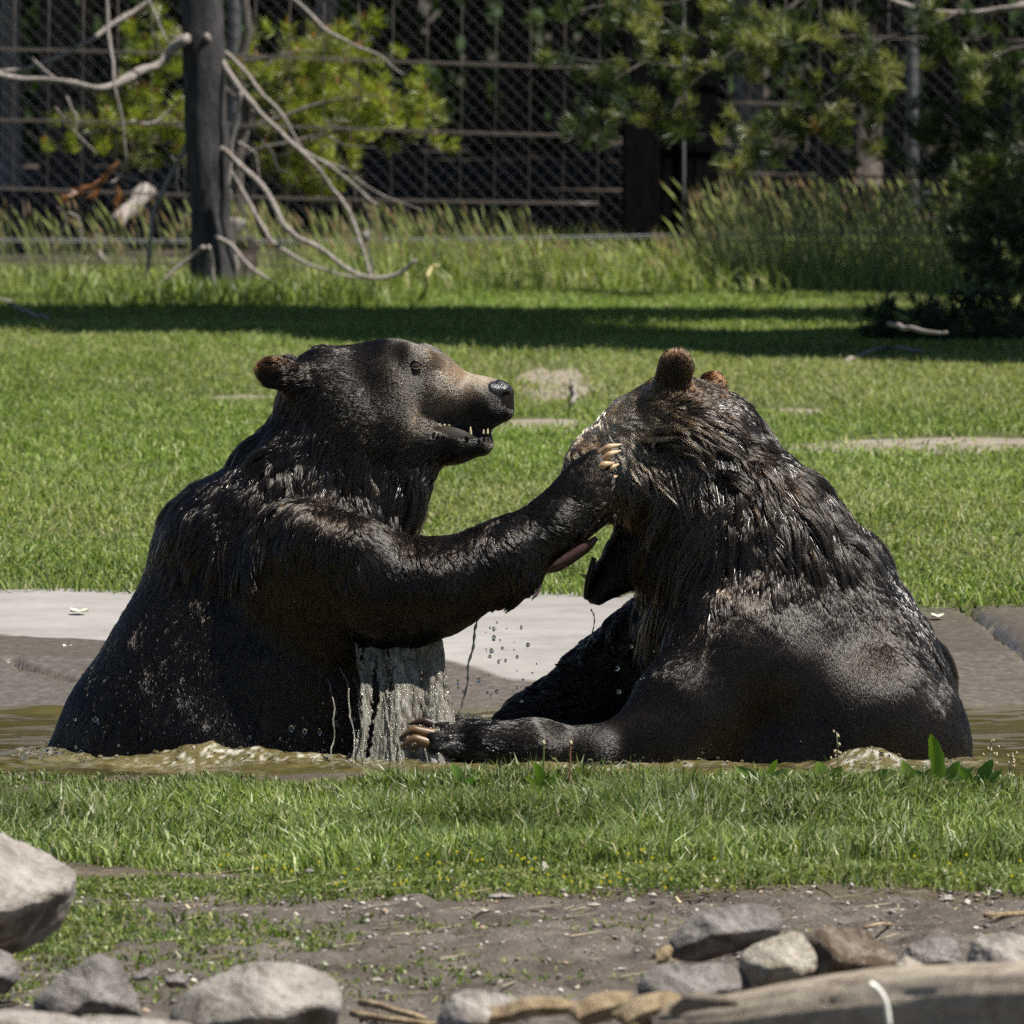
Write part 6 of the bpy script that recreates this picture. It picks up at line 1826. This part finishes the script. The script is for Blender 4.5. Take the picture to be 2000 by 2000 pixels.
for lab, pts, r in (("thin wavering stream of water dripping from the left bear's elbow", [(935, 1200, -215), (928, 1230, -215), (925, 1262, -215), (915, 1296, -215), (914, 1330, -215), (904, 1370, -215), (896, 1400, -215)], 2.4),
                    ("thin thread of drool hanging from the right bear's lower jaw", [(1154, 1190, 0), (1161, 1205, 0), (1158, 1232, 0), (1146, 1258, 0), (1128, 1268, 0)], 1.3),
                    ("short water drip under the left bear's forearm, right one", [(1046, 1112, -215), (1050, 1122, -215), (1054, 1130, -215)], 2.6),
                    ("short water drip under the left bear's forearm, left one", [(1034, 1118, -215), (1038, 1132, -215), (1044, 1142, -215)], 2.2),
                    ("bright water bead falling between forearm and cheek", [(1106, 1056, -190), (1112, 1062, -190), (1118, 1068, -190)], 2.6)):
    P, R = spline(np.array(pts, float), np.full(len(pts), r), 8)
    R = R * (1 + 0.35 * np.sin(np.arange(len(R)) * 1.3)) * np.linspace(1, .8, len(R))
    V, F_ = tube(bear_world(P), R / 1000, 8, 0); V += 0.0008 * np.stack([vnoise(V * 200), vnoise(V * 200 + 5), vnoise(V * 200 + 15)], -1)
    a_ = Acc(); a_.add(V, F_); o = link("water_drip", a_.mesh("water_drip", M_sheet)); tag(o, lab, "water drip", "water dripping off the bears")

# flying droplets
V0, F0 = ICO2
pts = []
for n_, (cx, cy, rx, ry), w_ in ((46, (985, 1290, 70, 90), -60), (30, (930, 1360, 60, 45), -120), (26, (400, 1430, 260, 40), -300), (36, (620, 1440, 130, 60), -260), (22, (1160, 1490, 130, 22), -360), (20, (1380, 1490, 260, 30), -330),
                                 (14, (1185, 1000, 35, 40), -190), (22, (150, 1440, 80, 50), -120), (10, (1690, 1480, 80, 25), -320), (26, (880, 1395, 60, 14), -180), (18, (1290, 1330, 150, 80), -280), (90, (740, 1478, 130, 16), -300), (18, (700, 1400, 80, 60), -270)):
    for _ in range(n_):
        a = gW.random() * 6.28; r = math.sqrt(gW.random())
        pts.append((cx + rx * r * math.cos(a), cy + ry * r * math.sin(a), w_ + gW.normal(0, 30), (1.1 + 3.4 * gW.random() ** 3)))
pts += [(1149, 1480, -380, 6), (1082, 1478, -380, 7), (1163, 1486, -380, 6.5), (1125, 1491, -380, 8), (1140, 1493, -380, 7), (1110, 1495, -380, 6), (1185, 1482, -380, 5), (1200, 1484, -380, 5), (1586, 1487, -370, 5), (1127, 1427, -360, 4), (1097, 1494, -380, 6)]
pts = np.array(pts); n = len(pts)
C = bear_world(pts[:, :3]); s = pts[:, 3] / 1000
Vn = V0[None] * s[:, None, None] * np.stack([gW.uniform(.8, 1.2, n), gW.uniform(.8, 1.2, n), gW.uniform(.9, 1.7, n)], -1)[:, None] * (1 + .1 * gW.normal(0, 1, (n, len(V0), 1))) + C[:, None]
o = link("water_droplets", mesh_np("water_droplets", Vn.reshape(-1, 3), (F0[None] + (np.arange(n) * len(V0))[:, None, None]).reshape(-1, 3), M_drop)); tag(o, "water drops flying round the bears", kind="stuff")
# foam beads riding on the crests
pts = []
for cr in (CREST, CREST2, CREST3, CREST4):
    P = np.array(cr)
    for _ in range(150):
        i = gW.integers(0, len(P) - 1); tt_ = gW.random(); q = P[i] * (1 - tt_) + P[i + 1] * tt_
        pts.append((q[0] + gW.normal(0, .015), q[1] - abs(gW.normal(0, .06)), .0012 + .0035 * gW.random() ** 3))
pts = np.array(pts); n = len(pts); z = z_water(pts[:, 0], pts[:, 1])
Vn = V0[None] * pts[:, 2][:, None, None] + np.stack([pts[:, 0], pts[:, 1], z + pts[:, 2] * .3], -1)[:, None]
o = link("foam_beads", mesh_np("foam_beads", Vn.reshape(-1, 3), (F0[None] + (np.arange(n) * len(V0))[:, None, None]).reshape(-1, 3), M_drop)); tag(o, "foam beads on the wave crests", kind="stuff")
# pale husks on the concrete rim
M_husk = plain("pale_husk", (0.62, 0.58, 0.42), 0.6)
for px, py, w_, lab in ((155, 1196, 18, "pale dry leaf on the concrete rim at the left"), (132, 1267, 9, "small white scrap on the wet slope at the left"), (1832, 1206, 13, "white scrap on the wet concrete at the right"), (866, 1282, 12, "curled yellow leaf on the concrete beside the left bear's elbow"), (1215, 1158, 8, "tan leaf at the grass edge below the right bear's jaw")):
    q = at_z(px, py, 0.0); zz = float(z_pool(np.array([q[0]]), np.array([q[1]]))[0]); q = at_z(px, py, zz + .004)
    ss_ = np.linspace(-1, 1, 9); V = []
    for s_ in ss_:
        wv_ = w_ * .0011 * s_; d_ = .022 * math.sqrt(max(0, 1 - s_ * s_)) + .002
        V += [q + [wv_, -d_, .003 + .004 * abs(s_)], q + [wv_, 0, .001], q + [wv_, d_, .004 + .006 * abs(s_)]]
    F = []
    for i in range(8): F += [[3 * i, 3 * i + 1, 3 * i + 4, 3 * i + 3], [3 * i + 1, 3 * i + 2, 3 * i + 5, 3 * i + 4]]
    o = link("dry_leaf", mesh_np("dry_leaf", V, np.array(F), M_husk)); tag(o, lab, "leaf", "scraps on the pool rim")
